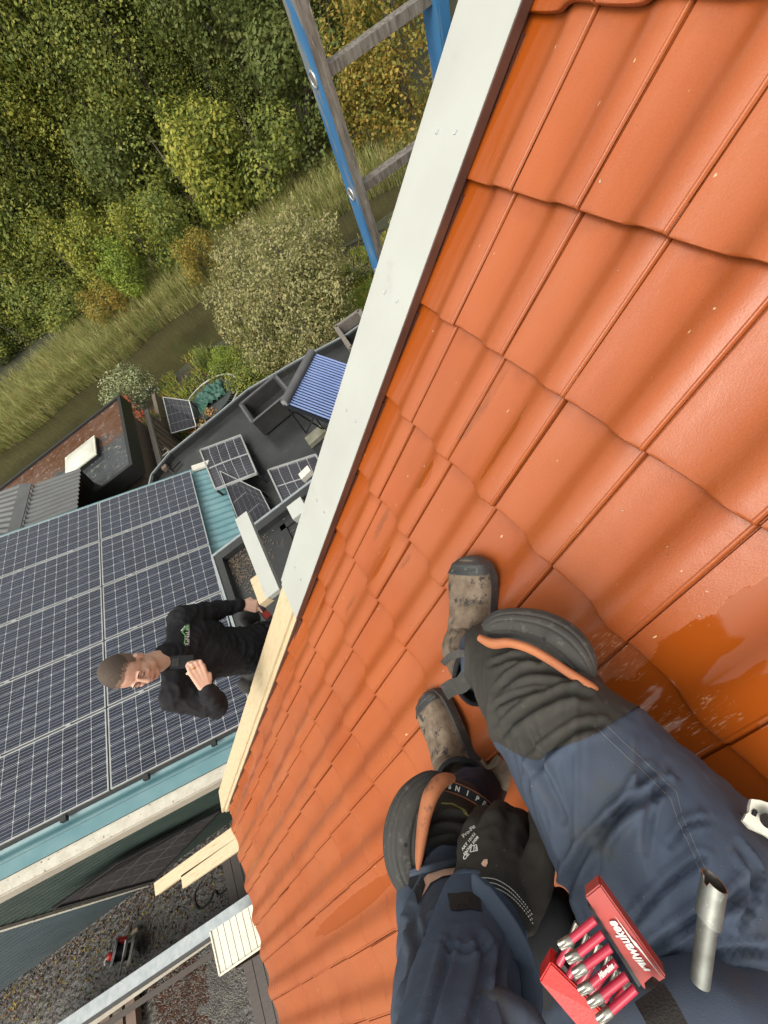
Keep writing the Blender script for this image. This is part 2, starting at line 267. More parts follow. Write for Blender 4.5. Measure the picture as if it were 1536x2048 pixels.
M = dict(
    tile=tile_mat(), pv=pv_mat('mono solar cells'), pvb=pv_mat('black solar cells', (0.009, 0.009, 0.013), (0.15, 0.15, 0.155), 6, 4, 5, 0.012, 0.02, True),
    pvy=pv_mat('near black solar cells', (0.010, 0.008, 0.008), (0.07, 0.07, 0.07), 6, 4, 5, 0.010, 0.02, True),
    pvg=pv_mat('grey solar cells', (0.020, 0.020, 0.028), (0.30, 0.30, 0.31), 5, 2, 8, 0.02, 0.05, True),
    alu=mat('anodised aluminium', (0.55, 0.56, 0.56), rough=0.35, metal=0.5),
    board=mat('white coated board', (0.475, 0.49, 0.455), (0.43, 0.44, 0.41), 3, 0.42, c3=(0.34, 0.33, 0.30), s3=9, lo3=0.60, hi3=0.90, bs=25, bstr=0.06),
    pine=mat('fresh pine', (0.62, 0.51, 0.33), (0.56, 0.43, 0.26), 22, 0.6, stretch=(0.6, 4, 0.6), c3=(0.33, 0.22, 0.11), s3=12, lo3=0.57, hi3=0.72, bs=60, bstr=0.2, bd=0.003),
    brownflash=mat('brown flashing', (0.11, 0.045, 0.03), (0.07, 0.03, 0.022), 8, 0.4),
    darkgap=mat('roofing underlay', (0.02, 0.015, 0.012), rough=0.8),
    brick=mat('brick masonry', (0.26, 0.12, 0.07), (0.19, 0.09, 0.055), 14, 0.85, bs=40),
    teal=mat('faded teal coating', (0.105, 0.235, 0.27), (0.15, 0.285, 0.31), 4, 0.45, c3=(0.42, 0.50, 0.48), s3=14, lo3=0.66, hi3=0.78, bs=30, bstr=0.12, bd=0.004),
    flaky=mat('flaking white paint', (0.66, 0.63, 0.54), (0.55, 0.51, 0.42), 10, 0.7, c3=(0.09, 0.07, 0.05), s3=22, lo3=0.60, hi3=0.66, bs=45, bstr=0.5, bd=0.006),
    beige=mat('beige trim', (0.50, 0.45, 0.37), (0.42, 0.37, 0.30), 5, 0.6, c3=(0.18, 0.15, 0.11), s3=12, lo3=0.68, hi3=0.78),
    beige2=mat('pale end board', (0.72, 0.70, 0.63), (0.62, 0.60, 0.52), 8, 0.7, c3=(0.30, 0.28, 0.22), s3=14),
    wallblue=mat('blue grey cladding', (0.060, 0.088, 0.098), (0.045, 0.068, 0.078), 3, 0.55, c3=(0.06, 0.08, 0.07), s3=5),
    wallgreen=mat('dark green cladding', (0.022, 0.042, 0.034), (0.035, 0.055, 0.045), 5, 0.5, c3=(0.35, 0.40, 0.36), s3=18, lo3=0.7, hi3=0.75),
    epdm=mat('rubber roof sheet', (0.024, 0.025, 0.026), (0.038, 0.040, 0.039), 1.4, 0.42, spec=.35, c3=(0.085, 0.085, 0.078), s3=3.5, lo3=0.60, hi3=0.85, r2=0.2, bs=12, bstr=0.15),
    black=mat('black rubber', (0.011, 0.011, 0.011), (0.018, 0.018, 0.017), 12, 0.5),
    wetroof=wetroof_mat(), water=water_mat(),
    greycorr=mat('grey corrugated sheet', (0.10, 0.105, 0.105), (0.075, 0.078, 0.078), 3, 0.5, c3=(0.20, 0.20, 0.18), s3=30, lo3=.7, hi3=.8),
    browncorr=mat('brown corrugated sheet', (0.075, 0.055, 0.042), (0.055, 0.04, 0.03), 4, 0.5),
    dome=mat('milky dome', (0.70, 0.70, 0.62), (0.60, 0.60, 0.50), 4, 0.3, c3=(0.40, 0.39, 0.30), s3=8, lo3=.6, hi3=.8),
    oldwood=mat('weathered wood', (0.17, 0.13, 0.095), (0.10, 0.075, 0.055), 7, 0.8, stretch=(1, 5, 5), bs=30),
    greywood=mat('silvered wood', (0.22, 0.20, 0.175), (0.10, 0.085, 0.07), 14, 0.8, stretch=(6, 6, 0.7), c3=(0.42, 0.37, 0.30), s3=16, lo3=.58, hi3=.68, bs=60, bstr=.6, bd=.004),
    bluepaint=mat('worn blue paint', (0.03, 0.14, 0.32), (0.045, 0.19, 0.40), 8, 0.55, stretch=(2, 2, 0.35), c3=(0.22, 0.22, 0.20), s3=12, lo3=.54, hi3=.60, bs=60, bstr=.3, bd=.003),
    soil=mat('wet soil', (0.022, 0.017, 0.012), (0.040, 0.034, 0.026), 2.2, 0.45, c3=(0.08, 0.065, 0.045), s3=16, lo3=.58, hi3=.75, bs=14, bstr=.8, bd=.05, r2=0.25),
    bank=mat('bank soil and moss', (0.022, 0.026, 0.010), (0.045, 0.045, 0.018), 3, 0.9, c3=(0.05, 0.035, 0.02), s3=9, bs=10, bstr=.8, bd=.05),
    lawn=mat('lawn green', (0.11, 0.17, 0.02), (0.09, 0.15, 0.02), 9, 0.9, bs=60),
    stone=mat('pale gravel', (0.24, 0.23, 0.215), (0.15, 0.14, 0.13), 7, 0.8, c3=(0.5, 0.49, 0.46), s3=30),
    rust=mat('rust brown leaves', (0.12, 0.045, 0.02), (0.07, 0.03, 0.02), 7, 0.8),
    galv=mat('galvanised steel', (0.30, 0.34, 0.36), (0.40, 0.43, 0.44), 12, 0.42, metal=0.35, c3=(0.55, 0.55, 0.50), s3=18, lo3=.62, hi3=.7),
    whiteslat=mat('cream plastic slat', (0.72, 0.69, 0.57), (0.66, 0.62, 0.50), 4, 0.4),
    darkwood=mat('dark stained planks', (0.035, 0.024, 0.018), (0.055, 0.038, 0.03), 6, 0.6, stretch=(1, 8, 8)),
    skin=mat('skin', (0.72, 0.46, 0.34), (0.64, 0.37, 0.27), 18, 0.5, bs=180, bstr=.08, bd=.002),
    skin2=mat('skin of the neighbour hand', (0.54, 0.31, 0.21), (0.48, 0.25, 0.17), 22, 0.5),
    lip=mat('lips', (0.45, 0.19, 0.15), rough=0.5), lash=mat('brow hair', (0.055, 0.032, 0.02), rough=0.8),
    hair=mat('cropped hair', (0.050, 0.034, 0.024), (0.095, 0.066, 0.048), 220, 0.8, bs=400, bstr=.6, bd=.004),
    hairfade=mat('short faded hair', (0.24, 0.15, 0.105), (0.13, 0.085, 0.06), 260, 0.8),
    hoodie=mat('black fleece', (0.010, 0.010, 0.012), (0.017, 0.017, 0.020), 8, 0.9, spec=0.25, c3=(0.10, 0.10, 0.10), s3=260, lo3=.74, hi3=.78, bs=300, bstr=.3, bd=.002),
    bpants=mat('black work trousers', (0.018, 0.017, 0.018), (0.035, 0.034, 0.034), 9, 0.8, bs=200),
    navy=mat('navy work cotton', (0.056, 0.077, 0.120), (0.070, 0.086, 0.117), 5, 0.85, spec=0.25, c3=(0.085, 0.088, 0.085), s3=11, lo3=.54, hi3=.74, bs=900, bstr=.35, bd=.0012),
    navy2=mat('navy sleeve cotton', (0.056, 0.083, 0.138), (0.068, 0.092, 0.136), 7, 0.85, spec=0.25, c3=(0.15, 0.17, 0.19), s3=420, lo3=.66, hi3=.72, bs=900, bstr=.35, bd=.0012),
    navytab=mat('navy tab cotton', (0.085, 0.112, 0.165), (0.075, 0.10, 0.145), 14, 0.85, spec=0.25, bs=900, bstr=.35, bd=.0012),
    lintd=mat('grey lint', (0.24, 0.24, 0.24), (0.17, 0.17, 0.17), 40, 0.9),
    lintm=mat('sawdust', (0.50, 0.42, 0.31), (0.40, 0.36, 0.30), 40, 0.9),
    knee=mat('abraded knee fabric', (0.042, 0.041, 0.037), (0.058, 0.054, 0.046), 9, 0.85, spec=0.3, c3=(0.14, 0.13, 0.105), s3=60, lo3=.62, hi3=.78, bs=700, bstr=.5, bd=.0015),
    rubber=mat('dusty rubber', (0.026, 0.025, 0.024), (0.046, 0.043, 0.038), 9, 0.75, c3=(0.17, 0.155, 0.135), s3=60, lo3=.56, hi3=.78, bs=140, bstr=.35, bd=.002),
    foam=mat('orange foam', (0.48, 0.17, 0.065), (0.36, 0.12, 0.05), 12, 0.8, c3=(0.10, 0.06, 0.04), s3=30, lo3=.6, hi3=.7, bs=300, bstr=.5, bd=.002),
    suede=mat('muddy suede', (0.125, 0.088, 0.058), (0.23, 0.175, 0.125), 26, 0.9, c3=(0.035, 0.03, 0.026), s3=30, lo3=.55, hi3=.63, bs=120, bstr=.6, bd=.004),
    toecap=mat('scuffed toe rubber', (0.03, 0.033, 0.035), (0.06, 0.062, 0.06), 16, 0.55, c3=(0.22, 0.20, 0.18), s3=80, lo3=.6, hi3=.68, bs=100),
    lining=mat('black boot lining', (0.008, 0.009, 0.012), rough=0.9),
    innernavy=mat('dark navy trouser', (0.014, 0.020, 0.045), (0.010, 0.014, 0.032), 9, 0.85),
    glove=mat('black knit glove', (0.027, 0.024, 0.020), (0.040, 0.034, 0.028), 8, 0.85, spec=0.3, bs=700, bstr=.7, bd=.0015),
    velcro=mat('velcro', (0.010, 0.008, 0.007), (0.018, 0.014, 0.012), 400, 0.95, bs=600, bstr=1, bd=.002),
    red=mat('red plastic', (0.62, 0.028, 0.022), (0.54, 0.024, 0.022), 25, 0.38, bs=300, bstr=.08),
    reddull=mat('dusty red plastic', (0.44, 0.045, 0.035), (0.36, 0.05, 0.042), 30, 0.5, c3=(0.28, 0.07, 0.06), s3=40, lo3=.5, hi3=.7),
    bitred=mat('bit sleeve', (0.52, 0.025, 0.065), (0.42, 0.02, 0.05), 30, 0.28),
    steel=mat('worn tool steel', (0.42, 0.40, 0.36), (0.28, 0.26, 0.23), 60, 0.34, metal=0.85, bs=200, bstr=.1),
    chrome=mat('zinc plated tube', (0.30, 0.31, 0.285), (0.20, 0.205, 0.185), 45, 0.46, metal=0.75, c3=(0.55, 0.56, 0.52), s3=150, lo3=.6, hi3=.75),
    white=mat('white print', (0.75, 0.75, 0.72), rough=0.7), gprint=mat('green print', (0.16, 0.50, 0.16), rough=0.6),
    creamclip=mat('cream clip', (0.72, 0.70, 0.60), rough=0.4), thread=mat('grey thread', (0.15, 0.16, 0.18), rough=0.9),
    ythread=mat('yellow thread', (0.34, 0.33, 0.09), rough=0.9), gold=mat('gold', (0.75, 0.5, 0.15), rough=0.3, metal=1.0),
    tube=mat('evacuated glass tube', (0.36, 0.48, 0.85), (0.30, 0.42, 0.80), 2, 0.2, metal=0.25), tubegap=mat('collector tray', (0.006, 0.010, 0.018), rough=0.7),
    header=mat('grey header', (0.10, 0.10, 0.105), rough=0.5), cloth=mat('green tarpaulin', (0.02, 0.085, 0.06), (0.03, 0.11, 0.08), 6, 0.6),
    tmat=mat('trampoline mesh', (0.045, 0.055, 0.055), rough=0.8), ring=mat('galvanised ring', (0.55, 0.56, 0.50), rough=0.4, metal=.3),
    pot=mat('plastic tub', (0.022, 0.022, 0.022), (0.035, 0.035, 0.033), 5, 0.6), bark=mat('bark', (0.09, 0.075, 0.055), (0.15, 0.13, 0.10), 7, 0.9, bs=20),
    birch=mat('pale bark', (0.28, 0.27, 0.20), (0.16, 0.15, 0.11), 4, 0.9),
    redroof=mat('old red tile', (0.26, 0.07, 0.04), (0.18, 0.05, 0.03), 6, .8), lime=mat('mossy stone', (0.26, 0.25, 0.20), (0.15, 0.15, 0.10), 4, .9, bs=12),
    wickr=mat('dull red boards', (0.20, 0.13, 0.10), (0.14, 0.09, 0.07), 5, .8),
)
M['pvy'].node_tree.nodes['Principled BSDF'].inputs['Specular IOR Level'].default_value = .15; M['pvy'].node_tree.nodes['Principled BSDF'].inputs['Coat Weight'].default_value = 0
LF = dict(
    mid=[leaf_mat('leaf mid', (0.100, 0.120, 0.026), (0.065, 0.090, 0.021)), leaf_mat('leaf olive', (0.145, 0.155, 0.040), (0.112, 0.125, 0.032)), leaf_mat('leaf deep', (0.048, 0.068, 0.020), (0.056, 0.078, 0.024))],
    yel=[leaf_mat('leaf yellowgreen', (0.13, 0.145, 0.028), (0.10, 0.12, 0.024)), leaf_mat('leaf yellow', (0.165, 0.165, 0.034), (0.13, 0.135, 0.028)), leaf_mat('leaf green2', (0.07, 0.095, 0.02), (0.05, 0.07, 0.015))],
    dark=[leaf_mat('leaf dark', (0.052, 0.068, 0.020), (0.060, 0.074, 0.023)), leaf_mat('leaf blackgreen', (0.036, 0.048, 0.015), (0.044, 0.056, 0.018)), leaf_mat('leaf mid2', (0.055, 0.08, 0.025), (0.045, 0.065, 0.02))],
    gold=[leaf_mat('leaf gold', (0.150, 0.120, 0.028), (0.12, 0.105, 0.024)), leaf_mat('leaf ochre', (0.14, 0.09, 0.02), (0.11, 0.085, 0.02)), leaf_mat('leaf green3', (0.08, 0.09, 0.02), (0.07, 0.08, 0.02))],
    grey=[leaf_mat('leaf grey', (0.16, 0.165, 0.085), (0.115, 0.12, 0.055)), leaf_mat('leaf brownish', (0.10, 0.085, 0.04), (0.075, 0.07, 0.03)), leaf_mat('leaf drab', (0.065, 0.078, 0.026), (0.05, 0.06, 0.02))],
    bright=[leaf_mat('leaf bright', (0.105, 0.145, 0.022), (0.08, 0.115, 0.02)), leaf_mat('leaf lime', (0.135, 0.17, 0.028), (0.105, 0.14, 0.025)), leaf_mat('leaf green4', (0.06, 0.1, 0.02), (0.05, 0.08, 0.02))],
    silver=[leaf_mat('leaf silver', (0.20, 0.23, 0.15), (0.15, 0.18, 0.11)), leaf_mat('leaf sage', (0.10, 0.13, 0.065), (0.08, 0.10, 0.05)), leaf_mat('leaf green5', (0.05, 0.07, 0.03), (0.04, 0.06, 0.03))],
    red=[leaf_mat('leaf red', (0.24, 0.045, 0.03), (0.17, 0.035, 0.025)), leaf_mat('leaf russet', (0.15, 0.06, 0.03), (0.12, 0.05, 0.03)), leaf_mat('leaf green6', (0.05, 0.06, 0.02), (0.04, 0.05, 0.02))],
    orange=[leaf_mat('leaf orange', (0.20, 0.11, 0.035), (0.25, 0.13, 0.04)), leaf_mat('leaf tan', (0.22, 0.14, 0.06), (0.18, 0.11, 0.05)), leaf_mat('leaf green7', (0.1, 0.1, 0.03), (0.08, 0.08, 0.03))],
    reed=[leaf_mat('reed straw', (0.19, 0.19, 0.090), (0.15, 0.155, 0.065)), leaf_mat('reed green', (0.100, 0.125, 0.042), (0.08, 0.105, 0.035)), leaf_mat('reed brown', (0.10, 0.085, 0.038), (0.10, 0.085, 0.04))],
)
# ------------------------------------------------------------------ mesh helpers
class MB:
    def __init__(s): s.v = []; s.f = []; s.m = []; s.uv = None
    def add(s, vs, fs, mi=0):
        o = len(s.v); s.v += [Vector(v) for v in vs]; s.f += [tuple(i + o for i in f) for f in fs]; s.m += [mi] * len(fs); return s
    def prism(s, pts, off, mi=0):            # polygon pts, extruded by the vector off
        n = len(pts); a = [Vector(p) for p in pts]; b = [p + Vector(off) for p in a]
        return s.add(a + b, [tuple(range(n))[::-1], tuple(range(n, 2 * n))] + [(i, (i + 1) % n, (i + 1) % n + n, i + n) for i in range(n)], mi)
    def box(s, c, x, y, z, mi=0):            # centre and three half-axis vectors
        c, x, y, z = map(Vector, (c, x, y, z))
        return s.prism([c - x - y - z, c + x - y - z, c + x + y - z, c - x + y - z], z * 2, mi)
    def bx(s, x0, x1, y0, y1, z0, z1, mi=0):
        return s.prism([(x0, y0, z0), (x1, y0, z0), (x1, y1, z0), (x0, y1, z0)], (0, 0, z1 - z0), mi)
    def bar(s, a, b, w, h, up=ZV, mi=0):
        a, b = Vector(a), Vector(b); d = (b - a); sd_ = d.cross(Vector(up)).normalized(); u = sd_.cross(d).normalized()
        return s.box((a + b) / 2, d / 2, sd_ * (w / 2), u * (h / 2), mi)
    def tube(s, pts, rad, n=10, mi=0, caps=True, flat=None, upv=None):
        pts = [Vector(p) for p in pts]; k = len(pts)
        if not hasattr(rad, '__len__'): rad = [rad] * k
        T = [(pts[min(i + 1, k - 1)] - pts[max(i - 1, 0)]).normalized() for i in range(k)]
        ref = Vector(upv) if upv else (Vector((0, 0, 1)) if abs(T[0].z) < 0.9 else Vector((1, 0, 0)))
        nrm = (ref - T[0] * ref.dot(T[0])).normalized(); vs = []
        for i in range(k):
            nrm = (nrm - T[i] * nrm.dot(T[i])).normalized(); bi = T[i].cross(nrm)
            fl = 1 if flat is None else (flat[i] if hasattr(flat, '__len__') else flat)
            for j in range(n):
                a = 2 * math.pi * j / n
                vs.append(pts[i] + nrm * (math.cos(a) * rad[i] * fl) + bi * (math.sin(a) * rad[i]))
        fs = [(i * n + j, i * n + (j + 1) % n, (i + 1) * n + (j + 1) % n, (i + 1) * n + j) for i in range(k - 1) for j in range(n)]
        if caps: fs += [tuple(range(n))[::-1], tuple(range((k - 1) * n, k * n))]
        return s.add(vs, fs, mi)
    def ell(s, c, ax, ay, az, n=16, mi=0):
        c, ax, ay, az = map(Vector, (c, ax, ay, az)); vs = [c - az]; k = n // 2
        for i in range(1, k):
            t = math.pi * i / k
            for j in range(n):
                a = 2 * math.pi * j / n
                vs.append(c - az * math.cos(t) + (ax * math.cos(a) + ay * math.sin(a)) * math.sin(t))
        vs.append(c + az); L = len(vs) - 1
        fs = [(0, 1 + (j + 1) % n, 1 + j) for j in range(n)]
        fs += [(1 + i * n + j, 1 + i * n + (j + 1) % n, 1 + (i + 1) * n + (j + 1) % n, 1 + (i + 1) * n + j) for i in range(k - 2) for j in range(n)]
        fs += [(L, 1 + (k - 2) * n + j, 1 + (k - 2) * n + (j + 1) % n) for j in range(n)]
        return s.add(vs, fs, mi)
    def cap(s, a, ra, b, rb, n=16, mi=0):    # tapered capsule
        a, b = Vector(a), Vector(b); d = (b - a); L = d.length or 1e-4; d = d / L
        pts = []; rr = []
        for i in range(7):
            t = math.pi / 2 * (1 - i / 6); pts.append(a - d * ra * math.sin(t)); rr.append(max(ra * math.cos(t), 1e-4))
        for i in range(1, 7):
            t = math.pi / 2 * i / 6; pts.append(b + d * rb * math.sin(t)); rr.append(max(rb * math.cos(t), 1e-4))
        pts.insert(7, b); rr.insert(7, rb)
        return s.tube(pts, rr, n, mi)
def cr_spline(pts, n):                       # Catmull-Rom through rows of numbers
    out = []; k = len(pts)
    for i in range(k - 1):
        p = [pts[max(i - 1, 0)], pts[i], pts[i + 1], pts[min(i + 2, k - 1)]]
        for j in range(n):
            t = j / n
            out.append([0.5 * ((2 * b) + (c - a) * t + (2 * a - 5 * b + 4 * c - d) * t * t + (3 * b - a - 3 * c + d) * t ** 3) for a, b, c, d in zip(*p)])
    out.append(list(pts[-1])); return out
def meshof(name, mb, mats, org=Vector((0, 0, 0)), smooth=False):
    me = bpy.data.meshes.new(name)
    me.from_pydata([v - org for v in mb.v], [], mb.f)
    for m_ in (mats if isinstance(mats, (list, tuple)) else [mats]): me.materials.append(m_)
    if any(mb.m): me.polygons.foreach_set('material_index', mb.m)
    if smooth:
        me.polygons.foreach_set('use_smooth', [True] * len(me.polygons))
        if smooth != 'all': me.set_sharp_from_angle(angle=R(42))
    if mb.uv:
        u = me.uv_layers.new(name='UVMap'); u.data.foreach_set('uv', [x for p in mb.uv for x in p])
    me.update(); return me
def fixn(me):
    bm = bmesh.new(); bm.from_mesh(me); bmesh.ops.recalc_face_normals(bm, faces=bm.faces); bm.to_mesh(me); bm.free()
def worldloc(o):
    l = Vector(o.location); p = o.parent
    while p: l = l + Vector(p.location); p = p.parent
    return l
def tag(o, label=None, cat=None, group=None, kind=None):
    if label: o['label'] = label
    if cat: o['category'] = cat
    if group: o['group'] = group
    if kind: o['kind'] = kind
    return o
def thing(name, label, cat, loc, group=None):
    o = bpy.data.objects.new(name, None); o.empty_display_size = 0.1
    o.location = loc; col.objects.link(o); return tag(o, label, cat, group)
def obj(name, mb, mats, parent=None, smooth=False, label=None, cat=None, group=None, kind=None, recalc=True):
    if parent is not None: org = worldloc(parent)
    else:
        xs = [v.x for v in mb.v]; ys = [v.y for v in mb.v]; zs = [v.z for v in mb.v]
        org = Vector(((min(xs) + max(xs)) / 2, (min(ys) + max(ys)) / 2, min(zs)))
    me = meshof(name, mb, mats, org, smooth)
    if recalc: fixn(me)
    o = bpy.data.objects.new(name, me); col.objects.link(o)
    if parent is not None: o.parent = parent
    else: o.location = org
    return tag(o, label, cat, group, kind)
def struct(name, mb, m, smooth=False): return obj(name, mb, m, None, smooth, kind='structure')
def organic(mb, voxel, smooth_it=4, fold=None):      # union of overlapping solids -> one skin
    me = meshof('t', mb, [], Vector((0, 0, 0))); fixn(me)
    o = bpy.data.objects.new('t', me); col.objects.link(o)
    r = o.modifiers.new('r', 'REMESH'); r.mode = 'VOXEL'; r.voxel_size = voxel
    if smooth_it:
        s = o.modifiers.new('s', 'SMOOTH'); s.factor = 0.5; s.iterations = smooth_it
    dg = bpy.context.evaluated_depsgraph_get(); ev = o.evaluated_get(dg)
    me2 = bpy.data.meshes.new_from_object(ev)
    out = MB(); nn = [v.normal.copy() for v in me2.vertices]
    vs_ = [v.co.copy() for v in me2.vertices]
    if fold: vs_ = [v + n * fold(v) for v, n in zip(vs_, nn)]
    out.v = vs_; out.f = [tuple(p.vertices) for p in me2.polygons]; out.m = [0] * len(out.f)
    bpy.data.objects.remove(o); bpy.data.meshes.remove(me2); return out
def bvh(mb): return BVHTree.FromPolygons([tuple(v) for v in mb.v], mb.f)
def drop(tree, px, py, lift=0.001):
    r = ray(px, py); h = tree.ray_cast(Vector((0, 0, 0)), r)
    if h[0] is None: return None
    n = h[1] if h[1].dot(r) < 0 else -h[1]
    return h[0] + n * lift, n
def grid_quad(a, b, c, d, nu, nv, fn=None, uv=False):   # a->b is u, a->d is v
    mb = MB(); a, b, c, d = map(Vector, (a, b, c, d)); n = (b - a).cross(d - a).normalized()
    if n.z < 0: n = -n
    vs = []
    for j in range(nv + 1):
        for i in range(nu + 1):
            s, t = i / nu, j / nv
            p = a.lerp(b, s).lerp(d.lerp(c, s), t)
            if fn: p = p + n * fn(s, t)
            vs.append(p)
    fs = [(j * (nu + 1) + i, j * (nu + 1) + i + 1, (j + 1) * (nu + 1) + i + 1, (j + 1) * (nu + 1) + i) for j in range(nv) for i in range(nu)]
    mb.add(vs, fs)
    if uv: mb.uv = [(q[0], q[1]) for j in range(nv) for i in range(nu) for q in ((i / nu, j / nv), ((i + 1) / nu, j / nv), ((i + 1) / nu, (j + 1) / nv), (i / nu, (j + 1) / nv))]
    return mb
def corr(a, b, c, d, waves, amp, sub=8):                # ripples change along a->d and run along a->b
    return grid_quad(a, b, c, d, 1, waves * sub, lambda s, t: amp * math.cos(2 * math.pi * waves * t))
def fbm(p, o=4): return noise.fractal(p, 1.0, 2.0, o)
exec_order = []
# ------------------------------------------------------------------ ground, canal, yard
def slab(name, x0, x1, y0, y1, z, m, nx=1, ny=1, fn=None, kind='structure'):
    mb = grid_quad((x0, y0, z), (x1, y0, z), (x1, y1, z), (x0, y1, z), nx, ny, fn)
    return obj(name, mb, m, None, True if fn else False, kind=kind)
def nearbank(x): return 17.2 + 0.5 * math.sin(x * 0.7) - (0.9 if x > -2 else 0) * 1.0 + 0.25 * math.sin(x * 1.9)
def farbank(x): return 21.6 - max(0, x + 1) * 0.34 + 0.2 * math.sin(x * 1.3)
slab('ground', -60, 60, -40, 16.2, GZ, M['soil'], 60, 40, None)
mb = MB()
xs = [-60 + i * 1.0 for i in range(121)]
vs = []; fs = []
for i, x in enumerate(xs):
    nb = nearbank(x); vs += [(x, 16.2, GZ), (x, nb - 0.3, GZ + 0.02), (x, nb + 0.25, GZ - 0.6)]
for i in range(120):
    for k in range(2): fs.append((i * 3 + k, (i + 1) * 3 + k, (i + 1) * 3 + k + 1, i * 3 + k + 1))
mb.add(vs, fs); struct('near_bank', mb, M['bank'], True)
mb = MB(); vs = []; fs = []
for i, x in enumerate(xs):
    fb = farbank(x)
    for k, (dy, dz) in enumerate(((-0.3, -0.6), (0.15, 0.0), (2.2, 0.25), (6, 0.3), (60, 1.5))):
        vs.append((x, fb + dy, GZ + dz + 0.1 * noise.noise(Vector((x * 0.5, dy, 0)))))
for i in range(120):
    for k in range(4): fs.append((i * 5 + k, (i + 1) * 5 + k, (i + 1) * 5 + k + 1, i * 5 + k + 1))
mb.add(vs, fs); struct('far_bank', mb, M['bank'], True)
slab('canal_water', -60, 60, 15.5, 24, GZ - 0.28, M['water'])
slab('lawn', 2.2, 12, 8.2, 13.45, GZ + 0.02, M['lawn'])

def blades(name, mats, n, spot, h0, h1, w, lean, label, cat):
    mb = MB()
    for i in range(n):
        x, y, z = spot(); h = random.uniform(h0, h1); a = random.uniform(0, 6.28); l = random.uniform(0, lean)
        d = Vector((math.cos(a), math.sin(a), 0)); sd_ = Vector((-d.y, d.x, 0)) * w * random.uniform(0.6, 1.3)
        b = Vector((x, y, z)); m1 = b + d * l * h * 0.35 + ZV * h * 0.6; t = b + d * l * h + ZV * h * (1 - 0.35 * l)
        mb.add([b - sd_, b + sd_, m1 + sd_ * 0.8, m1 - sd_ * 0.8, t], [(0, 1, 2, 3), (3, 2, 4)], random.choice((0, 0, 1, 1, 1, 2)))
    return obj(name, mb, mats, None, label=label, cat=cat, kind='stuff', recalc=False)
def reedspot():
    x = random.uniform(-22, 12); f = farbank(x); u = random.random() ** 1.3
    return x, f - 0.25 + u * 5.0, GZ + (-.35 if u < .09 else 0.0) + u * 0.2
blades('reeds', LF['reed'], 42000, reedspot, 0.4, 1.0, 0.012, 0.8, 'pale green and straw reeds growing along the far bank of the canal', 'reeds')
def gspot():
    while True:
        x = random.uniform(-4.3, 7); y = random.uniform(10.2, nearbank(x) - 0.05)
        if noise.noise(Vector((x * 0.8, y * 0.8, 3))) > -0.25: return x, y, GZ + 0.01
blades('garden_weeds', [LF['mid'][1], LF['bright'][0], LF['gold'][1]], 9000, gspot, 0.08, 0.30, 0.018, 1.3, 'low green weeds and grass in the garden beside the canal', 'grass')
blades('lawn_grass', [LF['bright'][1], LF['bright'][0], LF['bright'][2]], 9000, lambda: (random.uniform(2.2, 6), random.uniform(10, 13.45), GZ + 0.02), 0.05, 0.09, 0.008, 1.0, 'short bright green lawn grass behind the wooden edging', 'grass')
blades('iris_clump', [LF['mid'][0], LF['dark'][2], LF['reed'][1]], 200, lambda: (lambda a, r: (P(418, 730, GZ).x + r * math.cos(a), P(418, 730, GZ).y + r * math.sin(a), GZ - 0.1))(random.uniform(0, 6.28), random.random() ** .5 * 0.35), 0.5, 0.95, 0.012, 0.8, 'dark green iris blades growing from the canal edge by the pink boards', 'reeds')

# ------------------------------------------------------------------ trees and shrubs
def leaf_cloud(n, blobs, size, k=1.0, flat=0.35):
    mb = MB()
    tot = sum(b[1] ** 2 for b in blobs)
    for c, r, sq in blobs:
        m_ = int(n * r * r / tot)
        for i in range(m_):
            d = Vector((random.gauss(0, 1), random.gauss(0, 1), random.gauss(0, 1))).normalized()
            rr = r * (1 - abs(random.gauss(0, 0.22)))
            p = Vector(c) + Vector((d.x * rr, d.y * rr, d.z * rr * sq))
            g = noise.noise(p * (1.1 / max(r, .3)) + Vector((7, 3, 1)))
            if g < -0.22 and random.random() < 0.8: continue
            nrm = (d + Vector((random.gauss(0, .6), random.gauss(0, .6), random.gauss(0, .6) + 0.5))).normalized()
            a = nrm.orthogonal().normalized(); a.rotate(Matrix.Rotation(random.uniform(0, 6.28), 3, nrm)); b = nrm.cross(a)
            s = size * random.uniform(0.55, 1.25); t = p + a * s
            mb.add([p, p + a * s * .5 + b * s * .32, t, p + a * s * .5 - b * s * .32], [(0, 1, 2, 3)], random.choice((0, 0, 1, 2) if g > 0.05 else (0, 0, 2, 2)))
    return mb
